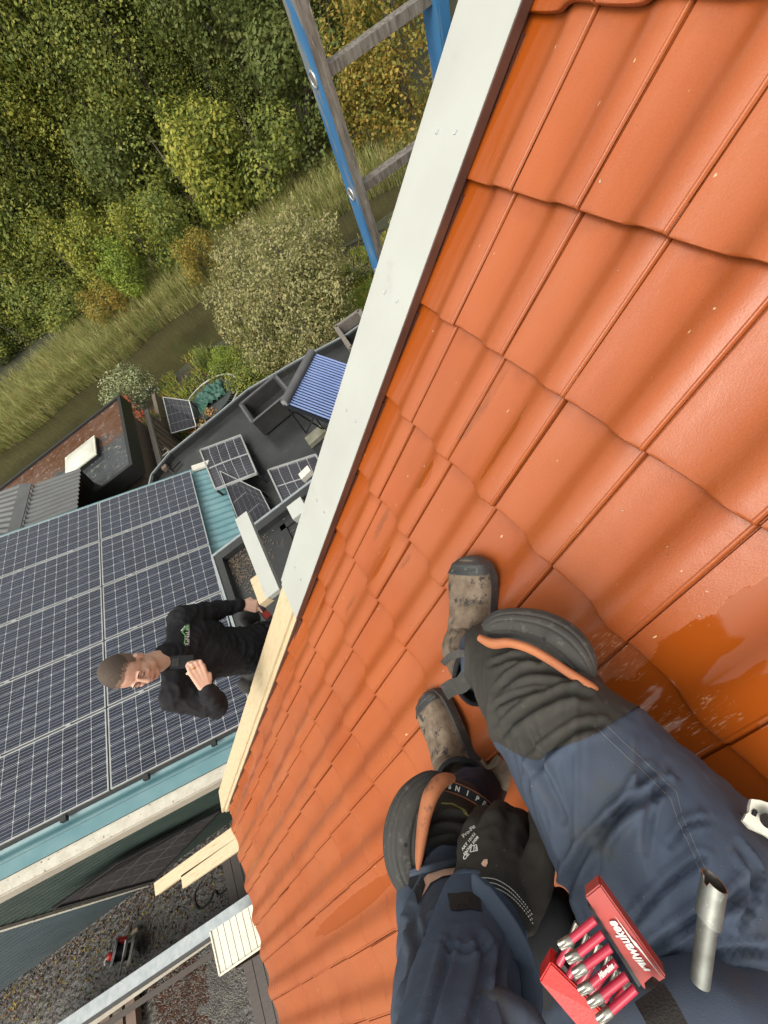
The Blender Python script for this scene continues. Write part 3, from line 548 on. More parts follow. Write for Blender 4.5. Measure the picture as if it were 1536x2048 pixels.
def tree_proto(h, w, kind, n, size, blobs=16, low=0.0, seed=0, trunk='bark', nl=7, tall=1.2):
    random.seed(seed)
    bl = []
    for i in range(blobs):
        a = random.uniform(0, 6.28); z = random.uniform(low, 1.0)
        env = math.sin(math.pi * min(0.98, 0.18 + 0.82 * z)) ** 0.6
        r = w * env * random.uniform(0.35, 0.9)
        bl.append(((r * math.cos(a), r * math.sin(a), h * (0.08 + 0.86 * z)), w * random.uniform(0.32, 0.55), tall * random.uniform(.85, 1.3)))
    lm = leaf_cloud(n, bl, size)
    tb = MB()
    top = Vector((random.uniform(-.3, .3), random.uniform(-.3, .3), h * 0.85))
    tr = [Vector((0, 0, -0.15)), Vector((random.uniform(-.1, .1), random.uniform(-.1, .1), h * .3)), top * 0.62, top]
    tb.tube(tr, [w * .06, w * .042, w * .026, w * .008], 7)
    for i in range(nl):
        c = random.choice(bl)[0]; z0 = min(c[2] * random.uniform(.3, .7), h * .6); s0 = Vector((0, 0, z0))
        tb.tube([s0, s0.lerp(Vector(c), .5) + Vector((0, 0, .1 * h * random.random())), Vector(c)], [w * .022, w * .014, w * .004], 5)
    cm = meshof('crown', lm, LF[kind]); tm = meshof('trunk', tb, M[trunk], smooth=True)
    random.seed(seed + 99); return cm, tm
def put_tree(name, protos, loc, sc, rz, label, cat, group=None, lean=(0, 0)):
    t = thing(name, label, cat, loc, group)
    t.scale = (sc[0], sc[0], sc[1]) if isinstance(sc, tuple) else (sc,) * 3
    t.rotation_euler = (lean[0], lean[1], rz)
    for nm, me in zip(('crown', 'trunk'), protos):
        o = bpy.data.objects.new(nm, me); col.objects.link(o); o.parent = t
    return t
PR = dict(
    big1=tree_proto(12, 2.8, 'mid', 46000, 0.14, 44, seed=1, tall=1.7), big2=tree_proto(11, 2.6, 'yel', 42000, 0.14, 40, seed=2, tall=1.7),
    big3=tree_proto(12, 2.7, 'dark', 42000, 0.14, 40, seed=3, tall=1.5), birch=tree_proto(12, 2.2, 'mid', 36000, 0.13, 44, low=.05, seed=4, trunk='birch', nl=12, tall=2.2),
    gold=tree_proto(9, 1.9, 'gold', 22000, 0.13, 22, seed=5, tall=1.8), bush=tree_proto(2.8, 1.5, 'yel', 8000, 0.12, 10, seed=6),
    bushg=tree_proto(2.6, 1.5, 'mid', 8000, 0.12, 10, seed=7), bushd=tree_proto(2.6, 1.6, 'dark', 8000, 0.12, 10, seed=8), lime=tree_proto(2.2, 1.2, 'bright', 7000, 0.10, 9, seed=9),
    silver=tree_proto(2.6, 1.3, 'silver', 6000, 0.13, 9, seed=10), red=tree_proto(1.2, 0.5, 'red', 1500, 0.07, 6, seed=11), orange=tree_proto(1.3, 0.6, 'orange', 1800, 0.08, 7, seed=12),
    rust=tree_proto(2.2, 1.2, 'gold', 6000, 0.11, 9, seed=13), willow=tree_proto(1.8, 1.0, 'silver', 4500, 0.08, 8, seed=14))
# the wood reads as one mass behind its front trees
random.seed(21)
root = None
wood = []
for i in range(46):
    x = -24 + (i % 16) * 3.3 + random.uniform(-1, 1); row = i // 16; y = 33.5 + row * 4.5 + random.uniform(-1.2, 1.2)
    k = random.choice(['big1', 'big1', 'big2', 'birch', 'big3'])
    wood.append((k, x, y, random.uniform(.95, 1.35), random.uniform(0, 6.28)))
def joined_wood(lst):
    wmb = MB(); 
    bm = bmesh.new(); mats = []
    for k, x, y, s, rz in lst:
        for me in PR[k]:
            mm = me.copy(); mm.transform(Matrix.Translation((x, y, GZ + .3)) @ Matrix.Rotation(rz, 4, 'Z') @ Matrix.Scale(s, 4))
            idx = []
            for q in me.materials:
                if q not in mats: mats.append(q)
                idx.append(mats.index(q))
            arr = [0] * len(mm.polygons); mm.polygons.foreach_get('material_index', arr)
            mm.polygons.foreach_set('material_index', [idx[a] for a in arr])
            bm.from_mesh(mm); bpy.data.meshes.remove(mm)
    me = bpy.data.meshes.new('wood'); bm.to_mesh(me); bm.free()
    for q in mats: me.materials.append(q)
    o = bpy.data.objects.new('wood', me); col.objects.link(o); return o
tag(joined_wood(wood[:34]), 'dense green wood filling the distance behind the front trees', 'wood', kind='stuff')
front = [
    ('bushg', 60, 690, (1.3, .9), 'green_bush', 'low mid green bush at the left edge just above the reeds', 'bush'),
    ('bushg', 175, 625, (1.3, 1.0), 'green_bush', 'mid green bush left of the russet bush', 'bush'),
    ('bush', 330, 545, (1.2, 1.1), 'yellowing_bush', 'yellow green bush left of the round bush', 'bush'),
    ('bushd', 345, 500, (1.6, 1.7), 'dark_bush', 'dark bush filling the gap behind the round green bush', 'bush'),
    ('bushg', 430, 455, (1.6, 1.8), 'green_bush', 'green bush at the wood edge above the drab bush tree', 'bush'),
    ('bush', 490, 425, (1.5, 1.6), 'yellowing_bush', 'yellow green bush at the wood edge, second left of the ladder', 'bush'),
    ('bushg', 560, 385, (1.5, 1.5), 'green_bush', 'green bush at the wood edge just left of the ladder', 'bush'),
    ('bushd', 650, 330, (1.6, 1.6), 'dark_bush', 'dark bush directly behind the ladder at the wood edge', 'bush'),
    ('rust', 760, 290, (1.3, 1.2), 'russet_bush', 'olive brown bush between ladder and verge board', 'bush'),
    # kind, px of foot, py of foot, scale, name, label
    ('big2', 30, 560, (1.0, .95), 'leafy_tree', 'yellow green tree at the left edge of the picture beyond the reeds', 'tree'),
    ('big1', 120, 520, (1.1, 1.05), 'leafy_tree', 'tall olive green tree second from the left in the wood', 'tree'),
    ('birch', 215, 505, (1.1, 1.1), 'birch_tree', 'slender birch with pale stems, left of centre in the wood', 'tree'),
    ('big2', 290, 470, (1.0, .9), 'leafy_tree', 'yellowish leafy tree above the round green bush', 'tree'),
    ('birch', 365, 440, (1.2, 1.15), 'birch_tree', 'slender birch with pale stems, nearest the middle of the wood', 'tree'),
    ('big1', 440, 400, (1.1, 1.0), 'leafy_tree', 'broad mid green tree between the birch and the dark tree', 'tree'),
    ('big1', 520, 350, (.75, .62), 'leafy_tree', 'small rounded green tree left of the blue ladder', 'tree'),
    ('big3', 590, 310, (1.2, 1.2), 'dark_tree', 'dark green tree directly behind the blue ladder stile', 'tree'),
    ('big3', 700, 240, (1.2, 1.2), 'dark_tree', 'very dark tree seen between the two ladder stiles', 'tree'),
    ('gold', 835, 270, (1.15, 1.15), 'golden_tree', 'golden brown autumn tree beside the white verge board', 'tree'),
    ('big1', 0, 640, (.7, .5), 'leafy_tree', 'low round green tree at the left edge over the reeds', 'tree'),
    ('bushg', 130, 600, (1.5, 1.5), 'green_bush', 'wide mid green bush behind the reeds on the left', 'bush'),
    ('silver', 95, 640, (1.1, 1.0), 'silvery_bush', 'silvery grey green bush behind the reeds', 'bush'),
    ('bush', 205, 590, (1.4, 1.5), 'yellowing_bush', 'yellow green bush with dark gaps beside the silvery bush', 'bush'),
    ('bushd', 30, 665, (1.5, 1.3), 'dark_bush', 'dark green bush in the shade at the far left', 'bush'),
    ('bush', 270, 560, (1.1, 1.3), 'yellowing_bush', 'yellow green bush above the bright lime bush', 'bush'),
    ('lime', 305, 590, (1.0, 1.1), 'lime_bush', 'bright lime green bush on the far bank', 'bush'),
    ('rust', 245, 640, (.9, .7), 'russet_bush', 'russet and olive bush between reeds and wood', 'bush'),
    ('bushg', 375, 520, (1.1, 1.25), 'round_bush', 'round fresh green bush standing alone on the far bank', 'bush'),
    ('rust', 420, 545, (.8, .7), 'russet_bush', 'small reddish bush right of the round green bush', 'bush'),
]
for i, (k, px, py, sc, nm, lab, cat) in enumerate(front):
    p = P(px, py, GZ + .2)
    if p.y > 31: p = p * (31 / p.y)
    p.z = GZ + .2
    put_tree(nm, PR[k], p, sc, i * 1.3, lab, cat, 'trees at the front of the wood' if cat == 'tree' else 'bushes on the far bank')
# the drab many-stemmed bush tree on our side of the canal
random.seed(31)
bc = P(575, 690, GZ); bc = Vector((P(578, 640, GZ).x, P(578, 640, GZ).y, GZ))
bl = []
for (px, py, z, r) in ((560, 600, -5.4, 1.15), (500, 560, -5.5, .95), (620, 560, -5.3, 1.0), (570, 510, -5.0, 1.0), (640, 500, -5.2, .75), (480, 640, -5.7, .8),
                       (540, 690, -5.9, .85), (620, 670, -5.8, .8), (660, 590, -5.7, .7), (440, 600, -5.8, .6), (510, 480, -5.3, .7), (590, 450, -5.2, .6), (460, 520, -5.6, .6), (640, 700, -6.2, .6)):
    p = P(px, py, z); bl.append((tuple(p - bc), r, 0.9))
lm = leaf_cloud(36000, bl, 0.082)
tb = MB()
for c, r, q in bl:
    c = Vector(c)
    tb.tube([Vector((random.uniform(-.15, .15), random.uniform(-.15, .15), -.1)), c * .45 + Vector((0, 0, .2)), c], [.07, .045, .012], 6)
    for j in range(16):
        d = Vector((random.gauss(0, 1), random.gauss(0, 1), random.gauss(.5, 1))).normalized(); e = c + d * r * random.uniform(1.0, 1.6)
        tb.tube([c, c.lerp(e, .5) + Vector((0, 0, .05)), e], [.012, .008, .003], 4)
        for q_ in range(22):
            pp = c.lerp(e, random.uniform(.5, 1.05)) + Vector((random.gauss(0, .05), random.gauss(0, .05), random.gauss(0, .05)))
            n_ = Vector((random.gauss(0, 1), random.gauss(0, 1), 1)).normalized(); a = n_.orthogonal().normalized(); b_ = n_.cross(a); s = .085
            lm.add([pp, pp + a * s * .5 + b_ * s * .3, pp + a * s, pp + a * s * .5 - b_ * s * .3], [(0, 1, 2, 3)], 0)
put_tree('bush_tree', (meshof('crown', lm, LF['grey']), meshof('trunk', tb, M['bark'], smooth=True)), bc, 1.0, 0, 'wide drab brown green bush tree between canal and black flat roof', 'tree')
for i, (k, px, py, sc, nm, lab) in enumerate([
    ('willow', 285, 815, (1.0, .8), 'willow_shrub', 'fine silvery shrub at the corner of the wet roof'),
    ('red', 312, 850, (1.0, 1.0), 'red_shrub', 'small red leaved shrub beside the leaning solar panel'),
    ('bushd', 345, 885, (.55, .35), 'ivy_shrub', 'dark glossy green shrub below the leaning solar panel'),
    ('orange', 436, 862, (1.1, .7), 'orange_shrub', 'orange brown hydrangea shrub in front of the trampoline'),
    ('lime', 470, 745, (.6, .4), 'lime_shrub', 'lime green ground shrub at the foot of the bush tree'),
    ('bushg', 480, 800, (.7, .4), 'garden_shrub', 'low green shrub right of the trampoline'),
    ('lime', 305, 935, (.4, .35), 'lime_shrub', 'small lime shrub by the aluminium ladder in the garden'),
    ('bushg', 715, 545, (.55, .3), 'garden_shrub', 'low green shrub on the bank beside the ladder foot'),
    ('bushg', 530, 770, (.6, .4), 'garden_shrub', 'green shrub between black tub and bush tree'),
]):
    p = P(px, py, GZ); put_tree(nm, PR[k], p, sc, i * 2.1, lab, 'shrub', 'shrubs in the garden')

# ------------------------------------------------------------------ teal roofed barn with its solar array
barn = thing('barn', 'barn with teal corrugated roof and blue grey walls under the solar array', 'building', Vector((-5.5, 4.5, GZ)))
S0, S1, T0, T1 = -8.0, 0.50, -5.33, 0.14
o = obj('roof_sheet', corr(TP(S0, T0, -.11), TP(S1, T0, -.11), TP(S1, T1, -.11), TP(S0, T1, -.11), 36, 0.018), M['teal'], barn, 'all')
mb = MB(); mb.prism([TP(S0, T0 - .02, -.085), TP(S1, T0 - .02, -.085), TP(S1, T0 + .12, -.085), TP(S0, T0 + .12, -.085)], TN * .012); obj('verge_flashing', mb, M['teal'], barn)
mb = MB(); mb.prism([TP(S0, T0 - .15, -.13), TP(S1 - .35, T0 - .15, -.13), TP(S1 - .35, T0 - .022, -.13), TP(S0, T0 - .022, -.13)], TN * .03); obj('flaking_barge_board', mb, M['flaky'], barn)
mb = MB(); mb.prism([TP(S0, T0 - .17, -.30), TP(S1 - .35, T0 - .17, -.30), TP(S1 - .35, T0 - .152, -.30), TP(S0, T0 - .152, -.30)], TN * .19); obj('fascia_board', mb, M['beige'], barn)
mb = MB(); mb.prism([TP(S1 - .5, T1 - .12, -.085), TP(S1 + .02, T1 - .12, -.085), TP(S1 + .02, T1 + .03, -.085), TP(S1 - .5, T1 + .03, -.085)], TN * .05); obj('barge_end_board', mb, M['beige2'], barn)
# wall facing the yard: ripples run with the roof
WY = 2.07
def wallpt(x, z): return Vector((x, WY, z))
for nm, x0, x1, m_ in (('wall_cladding', -12, -7.33, 'wallblue'), ('wall_cladding', -7.27, -3.0, 'wallgreen')):
    mbw = MB(); zt0 = TP(0, 0).z - (x0 - TQ.x) * math.tan(_a) - .33; zt1 = TP(0, 0).z - (x1 - TQ.x) * math.tan(_a) - .33
    nv = 30 * 6; vs = []
    for j in range(nv + 1):
        t = j / nv
        dy = 0.012 * abs(math.sin(math.pi * 30 * t))
        vs += [(x0, WY - dy, GZ + (zt0 - GZ) * t), (x1, WY - dy, GZ + (zt1 - GZ) * t)]
    mbw.add(vs, [(2 * j, 2 * j + 1, 2 * j + 3, 2 * j + 2) for j in range(nv)])
    obj(nm, mbw, M[m_], barn, 'all', label='blue grey ribbed wall' if m_ == 'wallblue' else 'dark green ribbed wall')
mb = MB(); mb.bx(-7.335, -7.265, WY - .05, WY - .013, GZ, TP(0, 0).z + (7.3 + TQ.x) * math.tan(_a) - .34); obj('corner_trim', mb, M['flaky'], barn)
mb = MB(); mb.bx(-12, -2.9, 2.25, 6.9, GZ, -5.35); obj('wall', mb, M['wallblue'], barn)
arr_root = None
PL, PW = 1.72, 1.0
cnt = 0
fr = 0.018
pm = MB()
def pv_local(L, W_, fw, th=.035):
    f = MB()
    f.bx(0, L, 0, fw, -th, 0.001); f.bx(0, L, W_ - fw, W_, -th, 0.001); f.bx(0, fw, fw, W_ - fw, -th, 0.001); f.bx(L - fw, L, fw, W_ - fw, -th, 0.001)
    g = grid_quad((fw, fw, -.002), (L - fw, fw, -.002), (L - fw, W_ - fw, -.002), (fw, W_ - fw, -.002), 1, 1, uv=True)
    return f, g
f_, g_ = pv_local(PL - .02, PW - .012, .014)
fme = meshof('frame', f_, M['alu']); gme = meshof('glass', g_, M['pv'])
rotm = Matrix((TS, TY, TN)).transposed()
ROWN = ['top row of the array', 'second row', 'third row', 'fourth row', 'bottom row above the teal strip']
COLN = ['right column', 'left column', 'outermost left column']
for ci in range(3):
    for ri in range(5):
        t = thing('solar_panel', 'solar panel in %s, %s' % (ROWN[ri], COLN[ci]), 'solar panel', TP(-PL * (ci + 1) - .01, -1.01 * (ri + 1) + .01, 0), 'solar panels on the teal roof')
        t.rotation_euler = rotm.to_euler()
        for nm, me in (('frame', fme), ('glass', gme)):
            o = bpy.data.objects.new(nm, me); col.objects.link(o); o.parent = t
        mb = MB()
mb = MB()
rails = thing('mounting_rail', 'black rails and clamps along the lower edge of the solar array', 'rail', TP(-2.6, -5.06, -.1))
mb = MB(); mb.prism([TP(-5.2, -5.075, -.06), TP(.0, -5.075, -.06), TP(.0, -5.045, -.06), TP(-5.2, -5.045, -.06)], TN * .035); obj('rail', mb, M['black'], rails)
for s in (-.55, -1.35, -2.25, -3.1):
    mb = MB(); mb.box(TP(s, -5.085, -.04), TS * .03, TY * .03, TN * .03); obj('clamp', mb, M['black'], rails)
for ri in range(1, 5):
    for s in (-.45, -1.3, -2.2, -3.0):
        mb = MB(); mb.box(TP(s, -1.01 * ri + .003, .006), TS * .03, TY * .012, TN * .006); obj('clamp', mb, M['alu'], rails)
# ------------------------------------------------------------------ flat roofs
def box_roof(nm, label, x0, x1, y0, y1, z, m_, edge=.09, eh=.06, wall='oldwood', edge_m='black', wb=GZ):
    t = thing(nm, label, 'building', Vector(((x0 + x1) / 2, (y0 + y1) / 2, wb)))
    mb = MB(); mb.bx(x0, x1, y0, y1, z - .12, z); obj('roof_sheet', mb, M[m_], t)
    for (a, b, c, d) in ((x0 - edge, x1 + edge, y0 - edge, y0), (x0 - edge, x1 + edge, y1, y1 + edge), (x0 - edge, x0, y0, y1), (x1, x1 + edge, y0, y1)):
        mb = MB(); mb.bx(a, b, c, d, z - .32, z + eh); obj('roof_edge', mb, M[edge_m], t)
    mb = MB(); mb.bx(x0 + .1, x1 - .1, y0 + .1, y1 - .1, wb, z - .125); obj('wall', mb, M[wall], t)
    return t
wr = box_roof('shed', 'shed with wet brown and black flat roof beside the canal', -10.5, -4.25, 9.2, 12.35, -5.0, 'wetroof')
for (q, lab) in ((((135, 942), (131, 930), (190, 882), (193, 912)), 'cream skylight dome in the middle of the wet flat roof'), (((-25, 1040), (-5, 995), (18, 998), (5, 1040)), 'cream skylight dome at the left edge of the picture')):
    sk = thing('skylight', lab, 'skylight', P(*q[0], -5.0), 'skylights on the wet roof')
    c = [P(x, y, -4.86) for x, y in q]
    if q[0][0] > 0:
        c0 = P(164, 912, -4.9); c = [c0 + Vector(v) for v in ((-.5, -.42, 0), (.45, -.42, 0), (.45, .42, 0), (-.5, .42, 0))]
    else:
        c0 = P(-5, 1020, -4.9); c = [c0 + Vector(v) for v in ((-.4, -.45, 0), (.35, -.45, 0), (.35, .45, 0), (-.4, .45, 0))]
    mb = MB(); mb.prism([p - ZV * .12 for p in c], ZV * .1); obj('kerb', mb, M['black'], sk)
    cc = sum(c, Vector()) / 4
    rim = MB(); rim.prism([cc + (p - cc) * 1.02 for p in c], ZV * .03); obj('rim', rim, M['dome'], sk)
    obj('dome', grid_quad(*[cc + (p - cc) * .9 + ZV * .032 for p in c], 10, 10, lambda s, t: .09 * (16 * s * (1 - s) * t * (1 - t)) ** .6), M['dome'], sk, 'all')
# wood fence strip and red tiles beside that shed
fw = thing('plank_fence', 'old brown plank fence along the side of the wet roofed shed', 'fence', Vector((-3.9, 10.5, GZ)))
for i in range(14):
    mb = MB(); y = 9.2 + i * .22; mb.bx(-4.02, -3.98 + .02 * (i % 3), y, y + .20, GZ, -5.75 - .05 * (i % 2)); obj('plank', mb, M['oldwood'], fw)
mb = MB(); mb.bx(-4.06, -3.93, 9.1, 12.3, -5.7, -5.64); obj('cap_rail', mb, M['greywood'], fw)
rs = thing('tiled_canopy', 'small canopy of old red tiles behind the top of the solar array', 'canopy', P(250, 985, -5.6))
for i in range(7):
    for j in range(2):
        p = P(232 + i * 7, 1000 - i * 2.6, -5.75) + Vector((0, j * .28, j * .1)); mb = MB(); mb.tube([p + Vector((0, -.15, -.03)), p + Vector((0, .15, .04))], .07, 8); obj('roof_tile', mb, M['redroof'], rs, True)
# grey corrugated lean-to
lt = thing('lean_to', 'grey corrugated lean-to roof between wet roof and solar array', 'building', Vector((-6.6, 8.8, GZ)))
o_ = -.45
A = TR(66, 971, o_); Bq = TR(161, 938, o_); Cq = TR(155, 1012, o_); D = TR(45, 1056, o_)
off = Vector((0, -1.6, 0))
Cq = Bq + (Cq - Bq) * 1.6; D = A + (D - A) * 1.6
obj('roof_sheet', corr(A, Bq, Cq, D, 15, .022), M['greycorr'], lt, 'all')
A2 = TR(41, 968, o_ + .02); D2 = TR(16, 1066, o_ + .02); D2 = A2 + (D2 - A2) * 1.6
mb = MB(); mb.prism([A2, A + TN * .03, D + TN * .03, D2], TN * .02); obj('ridge_flashing', mb, M['greycorr'], lt)
obj('roof_sheet', corr(TR(-70, 1010, o_ - .1), A2 - TN * .02, D2 - TN * .02, TR(-100, 1120, o_ - .1), 14, .02), M['greycorr'], lt, 'all')
E1 = P(222, 995, -5.9); F1 = P(150, 1060, -6.0)
obj('side_sheet', corr(Bq, E1, F1 + Vector((0, -.6, 0)), Cq, 15, .02), M['browncorr'], lt, 'all')
mb = MB(); mb.bx(-9.5, -5.6, 7.7, 9.0, GZ, -5.4); obj('wall', mb, M['browncorr'], lt)
# black flat roof A
ra = thing('flat_roof_building', 'building with large black rubber flat roof beyond the teal roof', 'building', Vector((0, 6.5, GZ)))
poly = [(-2.9, 4.95), (-2.35, 4.95), (8, 4.95), (8, 7.6), (1.4, 8.0), (.3, 8.35), (-1.0, 8.65), (-1.9, 8.6), (-3.2, 8.55), (-3.75, 8.3), (-4.0, 7.75), (-4.05, 7.2)]
def polyprism(pts, z0, z1): 
    m_ = MB(); m_.prism([(x, y, z0) for x, y in pts], (0, 0, z1 - z0)); return m_
obj('roof_sheet', polyprism(poly, -5.3, -5.1), M['epdm'], ra)
for i in range(3, len(poly) - 1):
    a, b = Vector((*poly[i], -5.06)), Vector((*poly[i + 1], -5.06)); mb = MB(); mb.bar(a, b, .12, .2); obj('roof_edge', mb, M['epdm'], ra)
    mb = MB(); nn = (b - a).cross(ZV).normalized() * .0; mb.bar(a + ZV * .11, b + ZV * .11, .03, .02); obj('edge_trim', mb, M['galv'], ra)
obj('wall', polyprism([(x * .97 - .02, y * .985) for x, y in poly], GZ, -5.305), M['wallgreen'], ra)
# roof B: nearer, higher, with kerb
rb = thing('flat_roof_extension', 'nearer black flat roof with raised kerb beside the white projecting board', 'building', Vector((0, 3.3, GZ)))
mb = MB(); mb.bx(-2.62, 6, 1.9, 4.62, -4.95, -4.72); obj('roof_sheet', mb, M['epdm'], rb)
mb = MB(); mb.bx(-2.74, 6, 4.62, 4.76, -4.95, -4.60); obj('kerb', mb, M['epdm'], rb)
mb = MB(); mb.bx(-2.74, -2.62, 1.9, 4.62, -4.95, -4.60); obj('kerb', mb, M['epdm'], rb)
mb = MB(); mb.bx(-2.78, 6, 4.762, 4.80, -4.95, -4.585); mb.bx(-2.785, -2.745, 1.9, 4.76, -4.95, -4.585); obj('edge_trim', mb, M['galv'], rb)
mb = MB(); mb.bx(-1.6, -1.5, 3.0, 4.5, -4.717, -4.69); mb.bx(-1.6, 0.9, 4.4, 4.5, -4.717, -4.69); obj('seam', mb, M['black'], rb)
mb = MB(); mb.bx(-2.7, 6, 1.95, 4.7, GZ, -4.955); obj('wall', mb, M['wallgreen'], rb)
mb = MB()
for i in range(500):
    x = -2.6 + abs(random.gauss(0, .35)); y = 4.6 - abs(random.gauss(0, .3))
    if x < 1 and y > 3: mb.box((x, y, -4.712), (random.uniform(.006, .02), random.uniform(-.01, .01), 0), (0, .006, 0), (0, 0, .004))
obj('twig_litter', mb, M['oldwood'], None, label='small dry twigs gathered in the corner of the nearer flat roof', cat='litter', kind='stuff')
# quad solar panels standing on roof A and in the garden
def quad_panel(label, c, m_, fw=.03, foot=None, group=None, frame='alu'):
    cc = sum(c, Vector()) / 4; t = thing('solar_panel', label, 'solar panel', Vector((cc.x, cc.y, min(p.z for p in c))), group)
    n = (c[1] - c[0]).cross(c[3] - c[0]).normalized(); n = n if n.z > 0 else -n
    obj('glass', grid_quad(*c, 1, 1, uv=True), M[m_], t)
    mb = MB()
    for i in range(4): mb.bar(c[i] + n * .004, c[(i + 1) % 4] + n * .004, fw, .045, n)
    obj('frame', mb, M[frame], t)
    if foot is not None:
        mb = MB()
        for p in c:
            if p.z - foot > .12: mb.bar(p - n * .03, Vector((p.x, p.y, foot)), .035, .035, (1, 0, 0))
        if mb.v: obj('support', mb, M['black'], t)
    return t
gp = 'loose solar panels on the black roof'
quad_panel('grey solar panel lying near the middle of the black flat roof', [P(401, 901, -4.98), P(482, 871, -4.98), P(514, 947, -4.80), P(432, 979, -4.80)], 'pvg', foot=-5.1, group=gp)
quad_panel('solar panel on the black roof partly hidden by the white verge board', [P(537, 941, -4.98), P(632, 910, -4.98), P(668, 980, -4.80), P(569, 1010, -4.80)], 'pvg', foot=-5.1, group=gp)
quad_panel('steeply tilted black solar panel at the end of the teal roof', [P(441, 943, -4.75), P(521, 982, -4.9), P(546, 1030, -5.0), P(492, 1078, -4.95)], 'pvb', .012, foot=-5.1, group=gp)
quad_panel('black solar panel leaning in the garden beside the trampoline', [P(327, 795, -5.9), P(379, 802, -6.1), P(393, 853, -6.5), P(344, 867, -6.3)], 'pvb', .022, foot=GZ)
mb = MB(); a, b = P(318, 798, -6.5), P(336, 868, -6.5); mb.bar(a, b, .12, .5); obj('plank_stack', mb, M['oldwood'], None, label='dark wooden board edge beside the leaning solar panel', cat='board')
# wall-leaning dark panel in the yard
quad_panel('dark solar panel leaning against the green barn wall above the yard', [PY(105, 1816, WY - .13), PY(238, 1722, WY - .10), PY(452, 1612, WY - .10), PY(309, 1759, WY - .40)], 'pvy', .014, frame='black')
# planter tub
tb_ = thing('planter_tub', 'black open tub holding dirty water beside the tube collector', 'tub', P(540, 808, -5.1))
c0 = P(540, 810, -4.85); ax = Vector((.43, .03, 0)); ay = Vector((-.02, .36, 0))
for sx, sy in ((0, 1), (0, -1), (1, 0), (-1, 0)):
    mb = MB()
    if sy: mb.box(c0 + ay * sy * 1.0, ax * 1.08, ay.normalized() * .03, ZV * .2)
    else: mb.box(c0 + ax * sx * 1.0, ax.normalized() * .03, ay * .92, ZV * .2)
    obj('side', mb, M['pot'], tb_)
for a__, b__ in ((c0 - ax * 1.08 - ay * 1.05, c0 + ax * 1.08 - ay * 1.05), (c0 + ax * 1.08 - ay * 1.05, c0 + ax * 1.08 + ay * 1.05), (c0 + ax * 1.08 + ay * 1.05, c0 - ax * 1.08 + ay * 1.05), (c0 - ax * 1.08 + ay * 1.05, c0 - ax * 1.08 - ay * 1.05)):
    mb = MB(); mb.bar(a__ + ZV * .205, b__ + ZV * .205, .05, .015); obj('rim', mb, M['header'], tb_)
mb = MB(); mb.box(c0 - ZV * .13, ax * .93, ay * .91, ZV * .03); obj('bottom', mb, M['epdm'], tb_)
for i in range(22):
    mb = MB(); p = c0 + ax * random.uniform(-.8, .8) + ay * random.uniform(-.9, -.3) - ZV * .085; mb.ell(p, (.035, 0, 0), (0, .03, 0), (0, 0, .02), 6); obj('pebble', mb, M['wickr' if i % 3 else 'stone'], tb_)
# evacuated tube collector
H1, H2 = P(624, 704, -3.95), P(569, 806, -3.95)
E1_, E2_ = P(765, 752, -4.85), P(700, 856, -4.85)
col_t = thing('tube_collector', 'solar thermal collector with blue glass tubes and grey header on stand', 'collector', P(600, 830, -5.1))
mb = MB(); mb.tube([H1, H2], .075, 16, flat=1.0); obj('header', mb, M['header'], col_t, True)
mb = MB(); d = (H2 - H1).normalized(); mb.tube([H2, H2 + d * .012], .055, 16); obj('end_cap', mb, M['alu'], col_t, True)
NT = 22
for i in range(NT):
    s = (i + .5) / NT; a = H1.lerp(H2, s); b = E1_.lerp(E2_, s); mb = MB(); mb.tube([a, b], .0165, 10); obj('glass_tube', mb, M['tube'], col_t, True)
nn = (E1_ - H1).cross(H2 - H1).normalized(); nn = -nn if nn.z > 0 else nn
mb = MB(); mb.prism([H1 + nn * .06, H2 + nn * .06, E2_ + nn * .06, E1_ + nn * .06], nn * .01); obj('tray', mb, M['tubegap'], col_t)
mb = MB(); mb.bar(H2 + nn * .05, E2_ + nn * .05, .05, .06); obj('side_rail', mb, M['tubegap'], col_t)
for q in (P(612, 866, -5.08), P(650, 862, -5.08)):
    for p in (H2.lerp(E2_, .02), H2.lerp(E2_, .45)):
        mb = MB(); mb.tube([p + nn * .06, q], .016, 6); obj('leg', mb, M['black'], col_t)
for q in (P(700, 748, -5.08),):
    mb = MB(); mb.tube([H1 + nn * .06, q], .016, 6); obj('leg', mb, M['black'], col_t)
mb = MB(); mb.box(P(633, 872, -5.03), (.2, .02, 0), (0, .12, 0), (0, 0, .05)); obj('concrete_slab', mb, M['lime'], None, label='grey concrete slab weighing down the collector stand', cat='slab')
# logo mark on the header
mb = MB(); q = H1.lerp(H2, .86) - (H1.normalized()) * 0; vdir = -H1.normalized()
w1 = (H2 - H1).normalized(); w2 = w1.cross(vdir).normalized(); c = q + vdir * .077
mb.box(c, w1 * .03 + w2 * .012, w2 * .006, vdir * .001); mb.box(c + w1 * .035 - w2 * .01, w1 * .004, w2 * .02, vdir * .001); obj('logo', mb, M['white'], col_t)
# L-shaped bracket on roof A and small boxes
mb = MB(); a = P(330, 934, -5.05); mb.bar(a, P(352, 950, -5.05), .03, .03); mb.bar(P(345, 938, -5.05), P(360, 922, -5.05), .03, .03); obj('roof_bracket', mb, M['black'], None, label='black angle bracket left on the black flat roof near the array', cat='bracket')
mb = MB(); mb.box(P(331, 936, -5.03), (.06, 0, 0), (0, .06, 0), (0, 0, .05)); obj('wood_block', mb, M['oldwood'], None, label='small brown wood block beside the black angle bracket', cat='block')
mb = MB(); c = P(612, 948, -4.6); mb.box(c, Vector((.10, .02, 0)), Vector((0, .07, 0)), (0, 0, .05)); obj('white_box', mb, M['beige2'], None, label='white box beside the verge above the second flat roof panel', cat='box')
